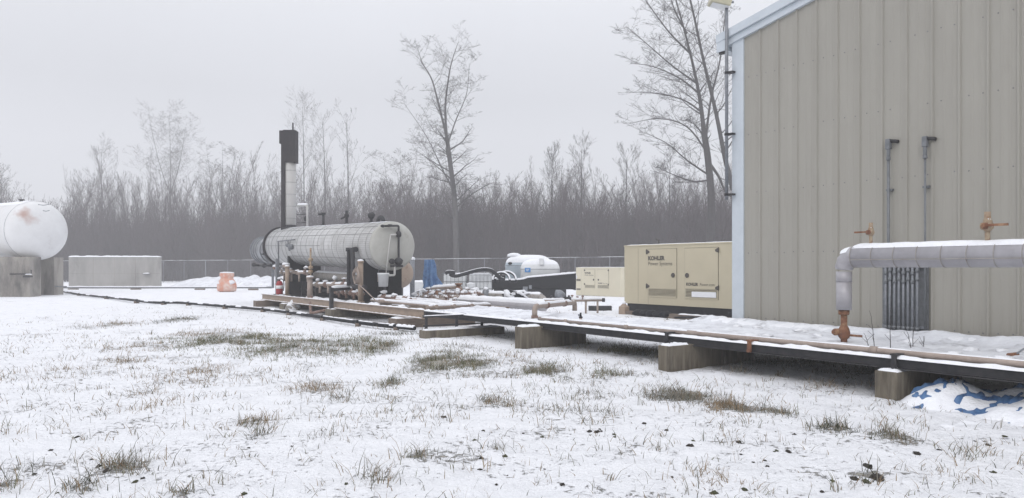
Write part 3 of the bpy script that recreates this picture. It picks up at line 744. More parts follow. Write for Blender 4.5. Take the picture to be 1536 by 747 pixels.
# ---------------------------------------------------------------- generators
def generator(o, sc, body, label, mirror_lines=True, show=None, zb=.345):
    # o = F origin of the left end of the front face at ground level; x runs to the right along -U
    X = -U * sc; D = V * sc; Zs = Z * sc; o = Vector(o)
    def P(x, d, z): return o + X * x + D * d + Zs * z
    def bx(mb, x0, x1, d0, d1, z0, z1):
        return mb.box(P((x0 + x1) / 2, (d0 + d1) / 2, (z0 + z1) / 2), X * (x1 - x0) / 2, D * (d1 - d0) / 2, Zs * (z1 - z0) / 2)
    t = thing('generator', label, 'generator', P(2.7, .7, 0), 'standby generators')
    Ln, Dp, Ht = 5.7, 1.35, 2.385
    ob = bx(MB(), 0, Ln, 0, Dp, zb, Ht - .03).build('housing', body, t, bevel=.012)
    bx(MB(), -.015, Ln + .015, -.015, Dp + .015, Ht - .03, Ht + .02).build('roof', body, t, bevel=.01)
    mb = MB(); mb.snow(lambda a, b: P(.02 + (Ln - .04) * a, .02 + (Dp - .04) * b, Ht + .02), 40, 8, .028 * sc, .3, 3); mb.build('snow_cover', 'snow', t)
    bx(MB(), .10, Ln - .05, .06, Dp - .06, -.05, zb - .002).build('base', 'black_paint', t)
    def door(x0, x1, z0, z1, knobx, hx, lou):
        d = bx(MB(), x0, x1, -.022, -.002, z0, z1).build('door', body, t, bevel=.008)
        mb = MB()
        for q in (0, 1):
            pass
        g = MB()      # dark shut line round the door
        bx(g, x0 - .012, x0 - .002, -.008, -.001, z0, z1); bx(g, x1 + .002, x1 + .012, -.008, -.001, z0, z1); bx(g, x0 - .012, x1 + .012, -.008, -.001, z1 + .002, z1 + .012)
        g.build('shut_line', 'louvre_dark', t)
        k = MB().lathe(P(knobx, -.02, 1.36), -D, [(0, .075 * sc), (.02 * sc, .08 * sc), (.035 * sc, .07 * sc), (.04 * sc, .03 * sc)], 16); k.build('latch', 'ink', d)
        for hz_ in (z1 - .08, .98):
            h = MB(); s1 = 1 if hx < (x0 + x1) / 2 else -1
            h.add([P(hx, -.022, hz_ - .09), P(hx, -.022, hz_ + .09), P(hx + s1 * .15, -.022, hz_ + .02), P(hx + s1 * .15, -.022, hz_ - .04),
                   P(hx, -.05, hz_ - .07), P(hx, -.05, hz_ + .07), P(hx + s1 * .13, -.045, hz_ + .02), P(hx + s1 * .13, -.045, hz_ - .02)],
                  [(4, 5, 6, 7), (0, 4, 7, 3), (1, 2, 6, 5), (0, 1, 5, 4), (2, 3, 7, 6)]); h.build('hinge', 'ink', d)
        l = bx(MB(), x0 + .04, x1 - .03, -.026, -.0225, lou[0], lou[1]).build('louvre', 'louvre_dark', d)
        sl_ = MB(); nn = 6
        for q in range(nn):
            z = lou[0] + (lou[1] - lou[0]) * (q + .5) / nn
            sl_.box(P((x0 + x1) / 2 + .005, -.032, z), X * (x1 - x0 - .07) / 2, D * .008 + Zs * -.006, Zs * .006)
        sl_.build('louvre_slats', body, d)
        return d
    da = door(1.19, 2.50, .60, 2.24, 2.36, 1.12, (.66, .90))
    db = door(2.86, 4.22, .60, 2.24, 2.97, 4.26, (.66, .93))
    if sc == 1:    # snow packed in the lower part of the right louvre
        mb = MB(); bx(mb, 3.18, 4.17, -.06, -.03, .665, .84); mb.build('snow_patch', 'snow', db, bevel=.02)
    bx(MB(), .7, .706, -.004, -.001, zb + .05, Ht - .12).build('panel_seam', 'louvre_dark', t)
    bx(MB(), 1.19, 1.196, -.004, -.001, zb, .59).build('panel_seam', 'louvre_dark', t)
    if sc != 1:
        mb = MB()
        for z0, z1 in ((1.22, 1.40), (.44, .58)): bx(mb, .06, .62, -.008, -.001, z0, z1)
        mb.build('side_louvre', 'louvre_dark', t)
    text_part('KOHLER', .19 * sc, P(1.21, -.028, 1.87), X, t, weight=.010 * sc, sx=1.05)
    text_part('Power Systems', .185 * sc, P(1.21, -.028, 1.69), X, t, sx=.98)
    text_part('KOHLER', .13 * sc, P(2.93, -.028, 1.03), X, t, weight=.006 * sc, sx=1.0)
    text_part('Power.com', .13 * sc, P(3.50, -.028, 1.03), X, t, sx=1.0)
    mb = MB().lathe(P(.95 + .35, .4, Ht + .02), Z, [(0, .06 * sc), (.05 * sc, .06 * sc)], 10); mb.tube([P(1.3, .4, Ht + .05), P(1.3, .4, Ht + .17), P(1.2, .4, Ht + .22)], .03 * sc, 8)
    mb.build('rain_cap', 'ink', t)
    return t
ge = F(19.5, 18.4)
g1 = generator(ge, 1, 'gen', 'large beige generator housing on a black base beside the building corner')
q2 = rY(864, 443, 44.0); s2, t2 = ST(q2)
g2 = generator(F(s2, t2), .68, 'gen_pale', 'smaller pale cream generator housing standing in the snow behind the larger one', zb=.0)
# black hoses and pads before the big generator
mb = MB(); 
for k in range(5):
    a = gp(1010 + 22 * k, 478 + R.uniform(-2, 4), .03); bq = gp(1050 + 18 * k, 481 + R.uniform(-3, 4), .03)
    mid_ = (a + bq) / 2 + Vector((R.uniform(-.2, .2), R.uniform(-.3, .3), .08)); mb.tube([a, mid_, bq], .028, 8, bend=.5)
tag(mb.build('cable_bundle', 'hose'), 'loose black cables on the ground in front of the large generator', 'cables')
t = thing('timber_skid', 'dark timber skids with snow under the front of the large generator', 'timber', F(17, 17.6, 0))
MB().fb(14.2, 18.6, 17.5, 17.72, -.03, .14).build('timber', 'timber', t)
MB().fsnow(14.3, 16.2, 17.5, 17.72, .14, .04, .1).build('snow_cover', 'snow', t)
mb = MB()
for k in range(5): mb.blob(F(17.9 - .3 * k, 17.55, .1), .22, .2, .12, seed=k)
tag(mb.build('rubber_mat', 'black'), 'crumpled black rubber mat at the foot of the large generator', 'mat')
p = gp(936, 472)
t = thing('marker_post', 'stubby tan marker post with pointed snowy top by the large generator', 'post', p)
MB().lathe(p - Z * .05, Z, [(0, .19), (.33, .18), (.36, .12), (.43, .05)], 8, False).build('post_body', 'tan_steel', t)
MB().blob(p + Z * .40, .07, .07, .06).build('snow_cover', 'snow', t)

# ---------------------------------------------------------------- heater treater
HT = 10.4
def ax(s_, dz=0): return 2.31 + (s_ - 21.9) * .025 + dz        # the vessel leans back slightly
D_ = (U + Z * .025).normalized(); n0 = F(21.75, HT, ax(21.75)); LV = 11.3; r = .785
t = thing('heater_treater', 'long horizontal heater vessel with weathered banded cladding on black saddles', 'pressure vessel', F(27, HT, .5))
shell = MB().lathe(n0, D_, [(.05, r), (LV, r)], 56).build('shell', 'cladding', t)
MB().lathe(n0, D_, [(-.12, .02), (-.115, .3), (-.09, .52), (-.045, .70), (0, r - .02), (.03, r + .006), (.07, r + .006)], 56).build('end_head', 'head_grey', t)
mb = MB()
k = 0; q = .35
while q < LV - .1:
    mb.lathe(n0 + D_ * q, D_, [(0, r), (0, r + .010), (.018, r + .010), (.018, r)], 56); q += (.62, .45, .80)[k % 3]; k += 1
mb.build('cladding_bands', 'band', t)
mb = MB()
for hz_ in (.38, .0, -.42, .62):       # lengthwise lap joints
    th = math.asin(hz_ / r); side = -V * math.cos(th) * (r + .004) + Z * math.sin(th) * (r + .004)
    a0 = .1 if hz_ != .0 else 4.5
    mb.tube([n0 + D_ * a0 + side, n0 + D_ * (LV - .1 if hz_ > -.3 else 8.5) + side], .010, 4)
for k in range(26):                     # fine mesh wires
    th = math.radians(-60 + 5 * k); side = -V * math.cos(th) * (r + .003) + Z * math.sin(th) * (r + .003)
    mb.tube([n0 + D_ * .08 + side, n0 + D_ * (3.2 if k % 2 else 8) + side], .0028, 3)
mb.build('lap_joints', 'band', t)
MB().lathe(n0 + D_ * LV, D_, [(0, r + .07), (.14, r + .07), (.14, .5)], 56).build('end_flange', 'dark_metal', t)
# burner housing
hb = n0 + D_ * (LV + .14) - Z * .20
bh = MB().lathe(hb + D_ * .8, D_, [(0, .60), (.04, .64), (.10, .64), (.12, .60), (.9, .58), (.95, .60), (1.9, .60), (1.9, .50)], 40).build('burner_housing', 'silver', t)
MB().lathe(hb, D_, [(0, .56), (.8, .48)], 36).build('burner_neck', 'dark_metal', bh)
for q in (1.2, 1.9, 2.3): MB().lathe(hb + D_ * q, D_, [(0, .60), (0, .63), (.05, .63), (.05, .60)], 40).build('clamp_ring', 'galv_dark', bh)
MB().lathe(hb + D_ * 2.7, D_, [(0, .64), (.10, .64), (.12, .4), (.35, .40), (.38, .3)], 36).build('burner_flange', 'galv', bh)
mb = MB()
for a in range(6):
    th = a * PI / 3 + .3; mb.tube([hb + D_ * .75 + (V * math.cos(th) + Z * math.sin(th)) * .60, hb + D_ * 1.0 + (V * math.cos(th) + Z * math.sin(th)) * .60], .05, 6)
mb.tube([hb + D_ * 1.6 - Z * .55, hb + D_ * 1.6 - Z * .72, hb + D_ * 1.6 - Z * .72 - V * .8, hb + D_ * 1.2 - Z * .72 - V * .9], .05, 8)
mb.tube([hb + D_ * 2.6 - Z * .7 - V * .5, hb + D_ * -.2 - Z * .7 - V * .5], .04, 8); mb.blob(hb + D_ * 2.6 - Z * .7 - V * .5, .1); mb.blob(hb + D_ * .9 - Z * .7 - V * .5, .11)
mb.build('burner_piping', 'dark_steel', bh)
MB().tube([hb + D_ * 1.3 - Z * .55, hb + D_ * 1.3 - Z * 1.75 ], .06, 8).build('support_leg', 'galv', bh)
mb = MB().psnow(hb + D_ * .4, hb + D_ * 1.95, .57, .05, 38, .15); mb.build('snow_cover', 'snow', bh)
mb = MB(); mb.psnow(n0 + D_ * .1, n0 + D_ * (LV - .1), r + .010, .006, 16, .15, .8, gaps=1.8); mb.build('snow_cover', 'snow', t)
# saddles
for s_ in (22.6, 30.2):
    mb = MB(); zc = ax(s_)
    for (t0, t1) in (((9.74, 10.20), (10.62, 11.08)) if s_ < 25 else ((9.74, 10.52), (10.6, 11.08))):
        vs = []
        for tt in (t0, t1):
            dzc = math.sqrt(max(r * r - (tt - HT) ** 2, .01)); top = zc - dzc + .03
            if tt in (9.74, 11.08): top = zc - .36
            top = min(top, zc - .36) if s_ > 25 else top
            vs += [F(s_ - .1, tt, .52), F(s_ - .1, tt, top), F(s_ + .12, tt, .52), F(s_ + .12, tt, top)]
        mb.add(vs, [(0, 1, 5, 4), (2, 6, 7, 3), (0, 2, 3, 1), (4, 5, 7, 6), (1, 3, 7, 5), (0, 4, 6, 2)])
    mb.fb(s_ - .098, s_ + .118, 10.18, 10.64, zc - r - .12, zc - r + .05)
    mb.build('saddle', 'black_paint', t)
# fittings on top of the shell
def topz(s_): return ax(s_) + r
def nozzle(px, top, base, kind):
    off = (px - 768) / FOC; Y = HT / (V.y + V.x * off); s_ = ST(rY(px, 0, Y))[0]
    zt = EYE + (HOR - top) / FOC * Y; zb = topz(s_) - .04; mb = MB()
    mb.tube([F(s_, HT, zb), F(s_, HT, zt - .05)], .05, 10); mb.lathe(F(s_, HT, zb + .04), Z, [(0, .10), (.05, .10)], 10)
    if kind == 0: mb.tube([F(s_, HT, zt - .06), F(s_ + .12, HT - .15, zt - .06)], .045, 8); mb.box(F(s_, HT, zt - .04), U * .07, V * .07, Z * .04)
    if kind == 1: mb.lathe(F(s_, HT, (zt + zb) / 2 - .02), Z, [(0, .05), (.04, .09), (.12, .09), (.16, .05)], 8); mb.tube([F(s_, HT, (zt + zb) / 2 + .05), F(s_ - .12, HT - .25, (zt + zb) / 2 - .06)], .035, 8)
    if kind == 2: mb.blob(F(s_, HT, zt - .10), .13, .13, .12)
    mb.build('relief_valve', 'dark_steel', t)
nozzle(485, 319, 342, 0); nozzle(520, 314, 338, 1); nozzle(557, 319, 335, 2)
Yp = HT / (V.y + V.x * (571 - 768) / FOC); s_ = ST(rY(571, 0, Yp))[0]
pts = [F(s_ + .22 * math.cos(a), HT, topz(s_) - .02 + .20 * math.sin(a)) for a in [PI * k / 8 for k in range(9)]]
MB().tube(pts, .07, 10).build('manway_lug', 'dark_steel', t)
# stack
ss = 32.0; c = F(ss, HT, 0); zt = EYE + (HOR - 197) / FOC * 32.3; zd = EYE + (HOR - 245) / FOC * 32.3; zb = topz(ss) - .1
st = MB().tube([c + Z * zb, c + Z * (zd + .02)], .245, 28).build('stack', 'stack', t)
mb = MB()
for k in range(6): mb.lathe(c + Z * (zb + .5 + k * .52), Z, [(0, .246), (0, .251), (.02, .251), (.02, .246)], 28)
mb.build('stack_seams', 'band', st)
mb = MB().box(c + Z * (zt + zd) / 2 + Vector((.03, -.02, 0)), Vector((.26, 0, 0)), Vector((0, .26, 0)), Z * (zt - zd) / 2 * 1.0); mb.build('stack_shroud', 'dark_metal', st)
mb = MB().box(c + Z * (zt - .30) + Vector((-.24, -.05, 0)), Vector((.16, 0, 0)), Vector((0, .2, 0)), Z * .28); mb.build('stack_hood', 'dark_metal', st)
mb = MB().box(c + Z * (zb + (zt - .5 - zb) / 2) + Vector((-.235, -.19, 0)), Vector((.085, 0, 0)), Vector((0, .06, 0)), Z * (zt - .5 - zb) / 2); mb.build('stack_side_strip', 'dark_metal', st)  # plain dark upright strip along the left of the stack
MB().tube([c + Z * zt + Vector((.12, 0, 0)), c + Z * (zt + .36) + Vector((.12, 0, 0))], .035, 8).build('stack_rod', 'dark_steel', st)
MB().lathe(c + Z * (zb + .02), Z, [(0, .36), (.08, .36), (.09, .27), (.2, .27)], 28).build('stack_flange', 'dark_steel', st)
# snowy vent frame beside the stack
a = rT(447, 308, HT); b3 = rT(461, 308, HT); c3 = rT(461, 338, HT)
mb = MB().tube([a, b3, c3 - Z * .05], .045, 8, bend=.08); mb.build('vent_pipe', 'stack', t)
mb = MB().tube([rT(446, 322, HT), rT(460, 321, HT)], .02, 6); mb.tube([rT(446, 334, HT), rT(460, 334, HT)], .02, 6); mb.blob(rT(459, 328, HT), .09, .09, .12); mb.build('vent_fittings', 'dark_steel', t)
MB().psnow(a, b3, .045, .04, 70, .05).build('snow_cover', 'snow', t)
# brackets and level bridle on the shell side
sx = lambda px, tt: ST(rT(px, 0, tt))[0]
s1_ = sx(437, HT - r); mb = MB()
for dz in (.22,): mb.tube([F(s1_ + 1.6, HT - r - .05, ax(s1_) + dz), F(s1_ - .6, HT - r - .05, ax(s1_) + dz)], .025, 6)
mb.blob(F(s1_ - .2, HT - r - .08, ax(s1_) - .05), .13, .1, .12); mb.blob(F(s1_ + .3, HT - r - .06, ax(s1_) + .02), .08)
mb.tube([F(s1_ + 1.55, HT - r - .05, ax(s1_) + .24), F(s1_ + 1.55, HT - r - .02, 1.7)], .03, 6)
mb.tube([F(s1_ + .3, HT - r - .05, ax(s1_) + .24), F(s1_ + .1, HT - r - .05, ax(s1_) - .2)], .03, 6)
mb.build('level_bridle', 'galv_dark', t)
# piping on the near head
e = -.16
hp = lambda px, py: rT(px, py, 0) if False else None
def onhead(px, py, s_=21.55):
    off = (px - 768) / FOC     # intersect the ray with the plane s = s_
    Y = s_ / (U.y + U.x * off); return rY(px, py, Y)
mb = MB().tube([onhead(575, 339), onhead(598, 338.5), onhead(598, 392), onhead(586, 393)], .035, 10, bend=.06)
mb.lathe(onhead(598, 356), Z, [(0, .05), (.05, .09), (.14, .09), (.2, .05)], 10); mb.blob(onhead(574, 339), .07, .07, .05); mb.blob(onhead(585, 338), .10, .08, .04)
mb.blob(onhead(598, 392), .14, .14, .13); mb.blob(onhead(588, 392), .10, .1, .09); mb.tube([onhead(586, 399), onhead(604, 399)], .04, 8)
mb.build('head_piping', 'dark_steel', t)
mb = MB().tube([onhead(592, 398), onhead(592, 413), onhead(580, 413)], .035, 8, bend=.05); mb.tube([onhead(586, 352), onhead(597, 352)], .03, 8)
mb.tube([onhead(586, 352), onhead(583, 375), onhead(579, 412)], .018, 6, bend=.2)
mb.build('drain_piping', 'stack', t)
# large header under the shell
mb = MB().tube([F(24.0, HT + .1, 1.22), F(29.0, HT + .1, 1.30)], .17, 18); mb.build('lower_header', 'insul_dirty', t)
MB().psnow(F(24.1, HT + .1, 1.22), F(28.9, HT + .1, 1.30), .17, .03, 40, .15, gaps=1).build('snow_cover', 'snow', t)
mb = MB().tube([F(23.2, HT + .2, .9), F(28.6, HT + .2, .92)], .10, 12); mb.tube([F(23.4, HT - .3, .72), F(29.6, HT - .3, .74)], .07, 12)
for q in range(6): mb.tube([F(23.8 + q * .95, HT + .1, .55), F(23.8 + q * .95, HT + .1, 1.15)], .06, 8)
mb.build('return_lines', 'dark_steel', t)
mb = MB().tube([F(24.2, HT + .55, .86), F(29.2, HT + .55, .86)], .26, 20); mb.build('surge_bottle', 'black_paint', t)
for q in (23.9, 25.6, 27.4, 29.0): MB().fb(q, q + .1, 9.9, 10.95, .513, 1.06).build('pipe_support', 'dark_steel', t)

# skid
t = thing('vessel_skid', 'long tan steel skid carrying the heater vessel and its piping', 'skid', F(24, 10.3, .3))
for tt in (9.0, 11.6):
    mb = MB().fb(16.9, 31.3, tt, tt + .02, .29, .52); mb.fb(16.9, 31.3, tt - .06, tt - .001, .505, .522); mb.fb(16.9, 31.3, tt - .06, tt - .001, .285, .30); mb.build('side_beam', 'tan_steel', t)
mb = MB()
for q in range(10): mb.fb(17.0 + q * 1.55, 17.12 + q * 1.55, 9.03, 11.59, .31, .50)
mb.build('cross_beam', 'tan_steel', t)
MB().fb(21.0, 31.2, 9.03, 11.59, .502, .512).build('deck_plate', 'dark_steel', t)
mb = MB().fsnow(16.95, 31.25, 8.94, 9.06, .522, .025, .12, amp=.9); mb.fsnow(17.0, 31.2, 8.94, 9.0, .30, .022, .12, amp=.8)
for k in range(22):
    a_s = R.uniform(17.2, 20.8) if k % 2 else R.uniform(21, 30.5); a_t = R.uniform(9.1, 11.2) if k % 2 else R.uniform(9.06, 9.3); mb.fsnow(a_s, a_s + R.uniform(.3, 1.3), a_t, a_t + R.uniform(.15, .4), .513, .05, .1, amp=.7)
mb.build('snow_cover', 'snow', t)
mb = MB()
for q in range(3): mb.tube([F(17.2, 9.5 + q * .55, .58), F(21.4, 9.5 + q * .55, .60)], .05, 10)
mb.tube([F(17.4, 9.3, .56), F(17.4, 11.3, .56)], .05, 8); mb.tube([F(20.4, 9.3, .60), F(20.4, 11.5, .60)], .06, 8)
mb.build('deck_pipes', 'pink_pipe', t)
mb = MB()
for q in range(3): mb.psnow(F(17.25, 9.5 + q * .55, .58), F(21.35, 9.5 + q * .55, .60), .05, .04, 60, .1, .5)
mb.psnow(F(17.4, 9.35, .56), F(17.4, 11.3, .56), .05, .04, 60, .1); mb.build('snow_cover', 'snow', t)

blocks = [(31.0, 8.55, 11.9, .27, .40, 'concrete sleeper under the far left end of the tan skid'), (28.2, 8.75, 11.8, .25, .55, 'concrete sleeper under the tan skid behind the snowy rock'),
          (23.4, 8.75, 11.8, .27, .60, 'long pale timber sleeper under the near half of the tan skid')]
for (s_, t0, t1, h, w_, lb) in blocks:
    t = thing('sleeper', lb, 'sleeper', F(s_, (t0 + t1) / 2, 0), 'sleepers under the skid')
    MB().fb(s_ - w_, s_, t0, t1, -.1, h).build('block', 'concrete' if s_ < 30 else 'timber', t, bevel=.015)
    MB().fsnow(s_ - w_ + .01, s_ - .01, t0 + .01, 8.95, h, .035, .06).build('snow_cover', 'snow', t)
t = thing('cribbing', 'dark timber cribbing lying under the right end of the tan skid', 'timber', F(18.4, 9.7, 0))
MB().fb(18.0, 18.5, 8.7, 11.2, -.05, .24).build('timber', 'timber', t, bevel=.02)
MB().fsnow(18.02, 18.48, 8.72, 9.3, .24, .03, .06).build('snow_cover', 'snow', t)
p = gp(439, 466)
t = thing('rock', 'rounded rock half covered in snow beside the tan skid', 'rock', p)
MB().blob(p + Z * .1, .26, .24, .24, 14, 9, .5, 3).build('stone', 'insul_dirty', t)
MB().blob(p + Z * .17 + Vector((.02, -.01, 0)), .24, .22, .2, 14, 9, .5, 3).build('snow_cover', 'snow', t)

# ----- things on the skid
def st_on(px, tt): return sx(px, tt)
s_ = st_on(415, 9.2)
t = thing('support_post', 'dark grey steel post at the left end of the skid beside the fire extinguisher', 'post', F(s_, 9.2, .5))
MB().fb(s_ - .07, s_ + .07, 9.17, 9.29, .51, EYE + 14 / FOC * 29.9).build('channel', 'galv_dark', t)
s_ = st_on(419.5, 9.14)
t = thing('fire_extinguisher', 'large red fire extinguisher with a white band hanging on the skid post', 'fire extinguisher', F(s_, 9.12, .55))
c = F(s_ - .12, 9.1, 0)
cy = MB().lathe(c + Z * .56, Z, [(0, .12), (.02, .135), (.42, .135), (.50, .10), (.54, .05)], 18).build('cylinder', 'red', t)
MB().lathe(c + Z * .78, Z, [(0, .137), (.13, .137)], 18).build('label_band', 'white_plastic', cy)
mb = MB().tube([c + Z * 1.09, c + Z * 1.17], .035, 8); mb.tube([c + Z * 1.16, c + Z * 1.16 + Vector((.15, -.02, 0)), c + Z * .95 + Vector((.19, -.03, 0)), c + Z * .7 + Vector((.17, -.04, 0))], .018, 6, bend=.08); mb.build('valve_hose', 'black', t)
MB().blob(c + Z * 1.19, .09, .09, .045).build('snow_cover', 'snow', t)
# tan riser stands
for (px, yt, yb, tt, rad, lb) in ((431, 400, 441, 9.3, .085, 'tan upright pipe standing between the fire extinguisher and the tall tan filter'),
                                  (465, 416, 447, 9.2, .11, 'tall tan cylindrical filter with snow on top at the front of the skid'),
                                  (541, 392, 451, 9.35, .085, 'tan upright post with coiled hose at the near saddle')):
    off = (px - 768) / FOC; Y = tt / (V.y + V.x * off); s_ = sx(px, tt); zt = EYE + (HOR - yt) / FOC * Y
    t = thing('riser', lb, 'pipe', F(s_, tt, .51), 'tan risers on the skid')
    mb = MB().tube([F(s_, tt, .512), F(s_, tt, zt)], [rad, rad * (.85 if px == 465 else 1)], 12); mb.lathe(F(s_, tt, zt - .04), Z, [(0, rad * 1.25), (.05, rad * 1.25)], 12); mb.lathe(F(s_, tt, .512), Z, [(0, rad * 1.5), (.04, rad * 1.5)], 12)
    mb.build('pipe', 'tan_steel' if px != 465 else 'pink_pipe', t)
    MB().blob(F(s_, tt, zt + .02), rad * 1.2, rad * 1.2, .05).build('snow_cover', 'snow', t)
    if px == 541:
        mb = MB()
        for q in range(4):
            cc = F(s_, tt - .13 - .02 * q, zt - .42 - .03 * q); RR = .26 - .02 * q
            mb.tube([cc + (U * math.cos(a) * RR * .8 + Z * math.sin(a) * RR) + V * .03 * math.sin(a * 2 + q) for a in [2 * PI * k / 20 for k in range(21)]], .016, 6)
        mb.tube([F(s_, tt - .12, zt - .7), F(s_ - .5, tt - .1, .95), F(s_ - 1.3, tt - .05, .6)], .016, 6, bend=.3)
        tag(mb.build('coiled_hose', 'pink_pipe'), 'thin pinkish hose coiled on the tan post at the near saddle', 'hose')
def ptk(px, py, tt): return rT(px, py, tt)
# black standpipes
t = thing('standpipe', 'tall black standpipe with snow dusted elbows against the side of the heater vessel', 'pipe', ptk(526, 430, 9.45))
mb = MB().tube([ptk(534, 374, 9.5), ptk(524, 374, 9.5), ptk(524, 428, 9.5)], .085, 12); mb.tube([ptk(529, 374, 9.42), ptk(529.5, 430, 9.42), ptk(548, 431, 9.42)], .07, 12, bend=.1)
mb.lathe(ptk(524, 377, 9.5), Z, [(0, .12), (.12, .12)], 12); mb.build('pipe', 'dark_steel', t)
b0 = gp(497, 476)
t = thing('standpipe', 'black pipe post standing in the snow before the tan skid, its arm reaching over', 'pipe', b0)
mb = MB().fb(*(ST(b0)[0] - .06, ST(b0)[0] + .06, ST(b0)[1] - .05, ST(b0)[1] + .06, -.05, .96)); mb.build('post', 'dark_steel', t)
a = rY(497, 434, b0.y); mb = MB().tube([a, rY(520, 432, b0.y + .6), rY(548, 431, b0.y + 1.2)], .075, 10); mb.build('arm', 'dark_steel', t)
MB().psnow(a + Z * 0, rY(548, 431, b0.y + 1.2), .075, .05, 60, .08).build('snow_cover', 'snow', t)
b0 = gp(439, 474); 
t = thing('drain_line', 'rusty brown drain pipe dropping off the tan skid into the snow', 'pipe', b0)
mb = MB().tube([rY(466, 449, 26.3), rY(465, 455, 26.2), rY(467, 470, 25.6), rY(492, 464, 24.8)], .05, 8, bend=.08); mb.tube([rY(467, 445, 26.3), rY(466, 474, 25.6)], .05, 8)
mb.blob(rY(469, 455, 26.2), .1); mb.build('pipe', 'rust_pink', t)
# fuel gas train: tan pipes with valves and snow
def valve_train(name, label, cat, p0, p1, rad, n, m_, wheel=True, drop=.3):
    t = thing(name, label, cat, (p0 + p1) / 2 - Z * .3)
    d = (p1 - p0).normalized(); Ln = (p1 - p0).length
    MB().tube([p0, p1], rad, 10).build('pipe', m_, t)
    for k in range(n):
        c = p0 + d * Ln * (k + .6) / n
        mb = MB().lathe(c - d * .11, d, [(0, rad * 1.7), (.03, rad * 1.7), (.04, rad * 1.2), (.08, rad * 1.9), (.14, rad * 1.9), (.18, rad * 1.2), (.19, rad * 1.7), (.22, rad * 1.7)], 10)
        hh = R.uniform(.0, .16)
        mb.tube([c, c + Z * (hh + rad)], rad * .6, 8)
        if wheel: wz = Vector((R.uniform(-.6, .6), R.uniform(-.6, .3), R.uniform(.2, 1))); mb.lathe(c + Z * (hh + rad), wz, [(0, rad * .5), (.0, rad * 1.7), (.02, rad * 1.7), (.02, rad * .5)], 10); mb.tube([c + Z * hh * .5, c + Z * hh * .5 + Vector((R.uniform(-.25, .25), R.uniform(-.5, .2), R.uniform(-.1, .1)))], rad * .7, 8)
        mb.build('valve', 'rust_pink' if k % 2 else m_, t)
        MB().blob(c + Z * (hh + rad + .02) + Vector((R.uniform(-.03, .03), 0, 0)), rad * R.uniform(1, 1.9), rad * R.uniform(1.2, 2.2), R.uniform(.03, .07), seed=k, rough=.7).build('snow_cover', 'snow', t)
        if drop: MB().tube([c + d * .2, c + d * .2 - Z * drop], rad * .8, 8).build('leg', m_, t)
    MB().psnow(p0, p1, rad, .035, 60, .1, .5).build('snow_cover', 'snow', t)
    return t
valve_train('valve_train', 'tan gas line with snow capped valves between the fire extinguisher and the tan filter', 'valves', ptk(418, 409, 9.6), ptk(464, 409, 9.5), .05, 4, 'pink_pipe', True, .35)
valve_train('valve_train', 'tan gas line with snow capped valves between the tan filter and the tall black standpipe', 'valves', ptk(470, 427, 9.5), ptk(522, 427, 9.5), .06, 4, 'pink_pipe', False, .3)
valve_train('valve_train', 'short rusty line with snowy valves low on the skid beside the near saddle', 'valves', ptk(500, 437, 9.7), ptk(545, 441, 9.5), .06, 4, 'rust_pink', False, .2)
valve_train('valve_train', 'brown pipe with snowy valves under the white bucket at the near end of the skid', 'valves', ptk(568, 446, 9.9), ptk(616, 449, 10.2), .06, 3, 'rust_pink', False, .1)
mb = MB().tube([ptk(466, 372, 9.25), ptk(466, 418, 9.25)], .035, 8)
for yy in (392, 404, 410): mb.lathe(ptk(466, yy, 9.25), Z, [(0, .05), (.03, .09), (.10, .09), (.13, .05)], 8)
tag(mb.build('gauge_riser', 'ochre'), 'thin ochre riser with stacked fittings above the tall tan filter', 'pipe')
t = thing('regulator', 'two snow capped regulators above the fire extinguisher', 'regulator', ptk(428, 410, 9.3))
for (px, py) in ((414.5, 401), (429, 398)):
    c = ptk(px, py, 9.35); mb = MB().lathe(c - Z * .1, Z, [(0, .06), (.05, .15), (.09, .16), (.13, .1), (.17, .04)], 14); mb.tube([c - Z * .1, c - Z * .35], .04, 8)
    mb.build('regulator_body', 'rust_pink' if px < 420 else 'pink_pipe', t); MB().blob(c + Z * .05, .16, .16, .06).build('snow_cover', 'snow', t)
# white bucket
c = onhead(575, 430, 21.35)
t = thing('bucket', 'white plastic bucket hanging under the near end of the heater vessel', 'bucket', c)
MB().lathe(c, Z, [(0, .145), (.38, .17), (.385, .185), (.43, .185), (.43, .165), (.1, .14)], 24).build('pail', 'white_plastic', t)
MB().tube([c + Vector((.17, 0, .40)), c + Vector((.12, 0, .60)), c + Vector((0, 0, .70)), c + Vector((-.12, 0, .60)), c + Vector((-.17, 0, .40))], .006, 5, bend=.1).build('handle', 'galv', t)
# tan tank behind the near end
c = rY(609, 410, 29.5)
t = thing('tan_tank', 'small tan tank peeking out behind the near end of the heater vessel', 'tank', Vector((c.x, c.y, 0)))
MB().lathe(Vector((c.x - .35, c.y, c.z)) + Vector((-.6, .6, 0)), Vector((.7, -.7, 0)), [(0, .3), (.06, .52), (.25, .58), (1.1, .58), (1.25, .5), (1.32, .3)], 28).build('shell', 'brown_tank', t)
mb = MB().wb(c.x - 1.0, c.x - .8, c.y - .1, c.y + .6, -.05, c.z - .4); mb.wb(c.x - .4, c.x - .2, c.y - .1, c.y + .6, -.05, c.z - .4); mb.build('cradle', 'dark_steel', t)
# galvanised post with snow cap
c = rY(618.5, 437, 31)
t = thing('guard_post', 'grey guard post with a snow cap between the heater vessel and the hanging blue tarp', 'post', Vector((c.x, c.y, 0)))
MB().tube([Vector((c.x, c.y, -.05)), Vector((c.x, c.y, 1.95))], .10, 14).build('post_body', 'galv', t)
MB().blob(Vector((c.x, c.y, 1.98)), .115, .115, .10).build('snow_cover', 'snow', t)
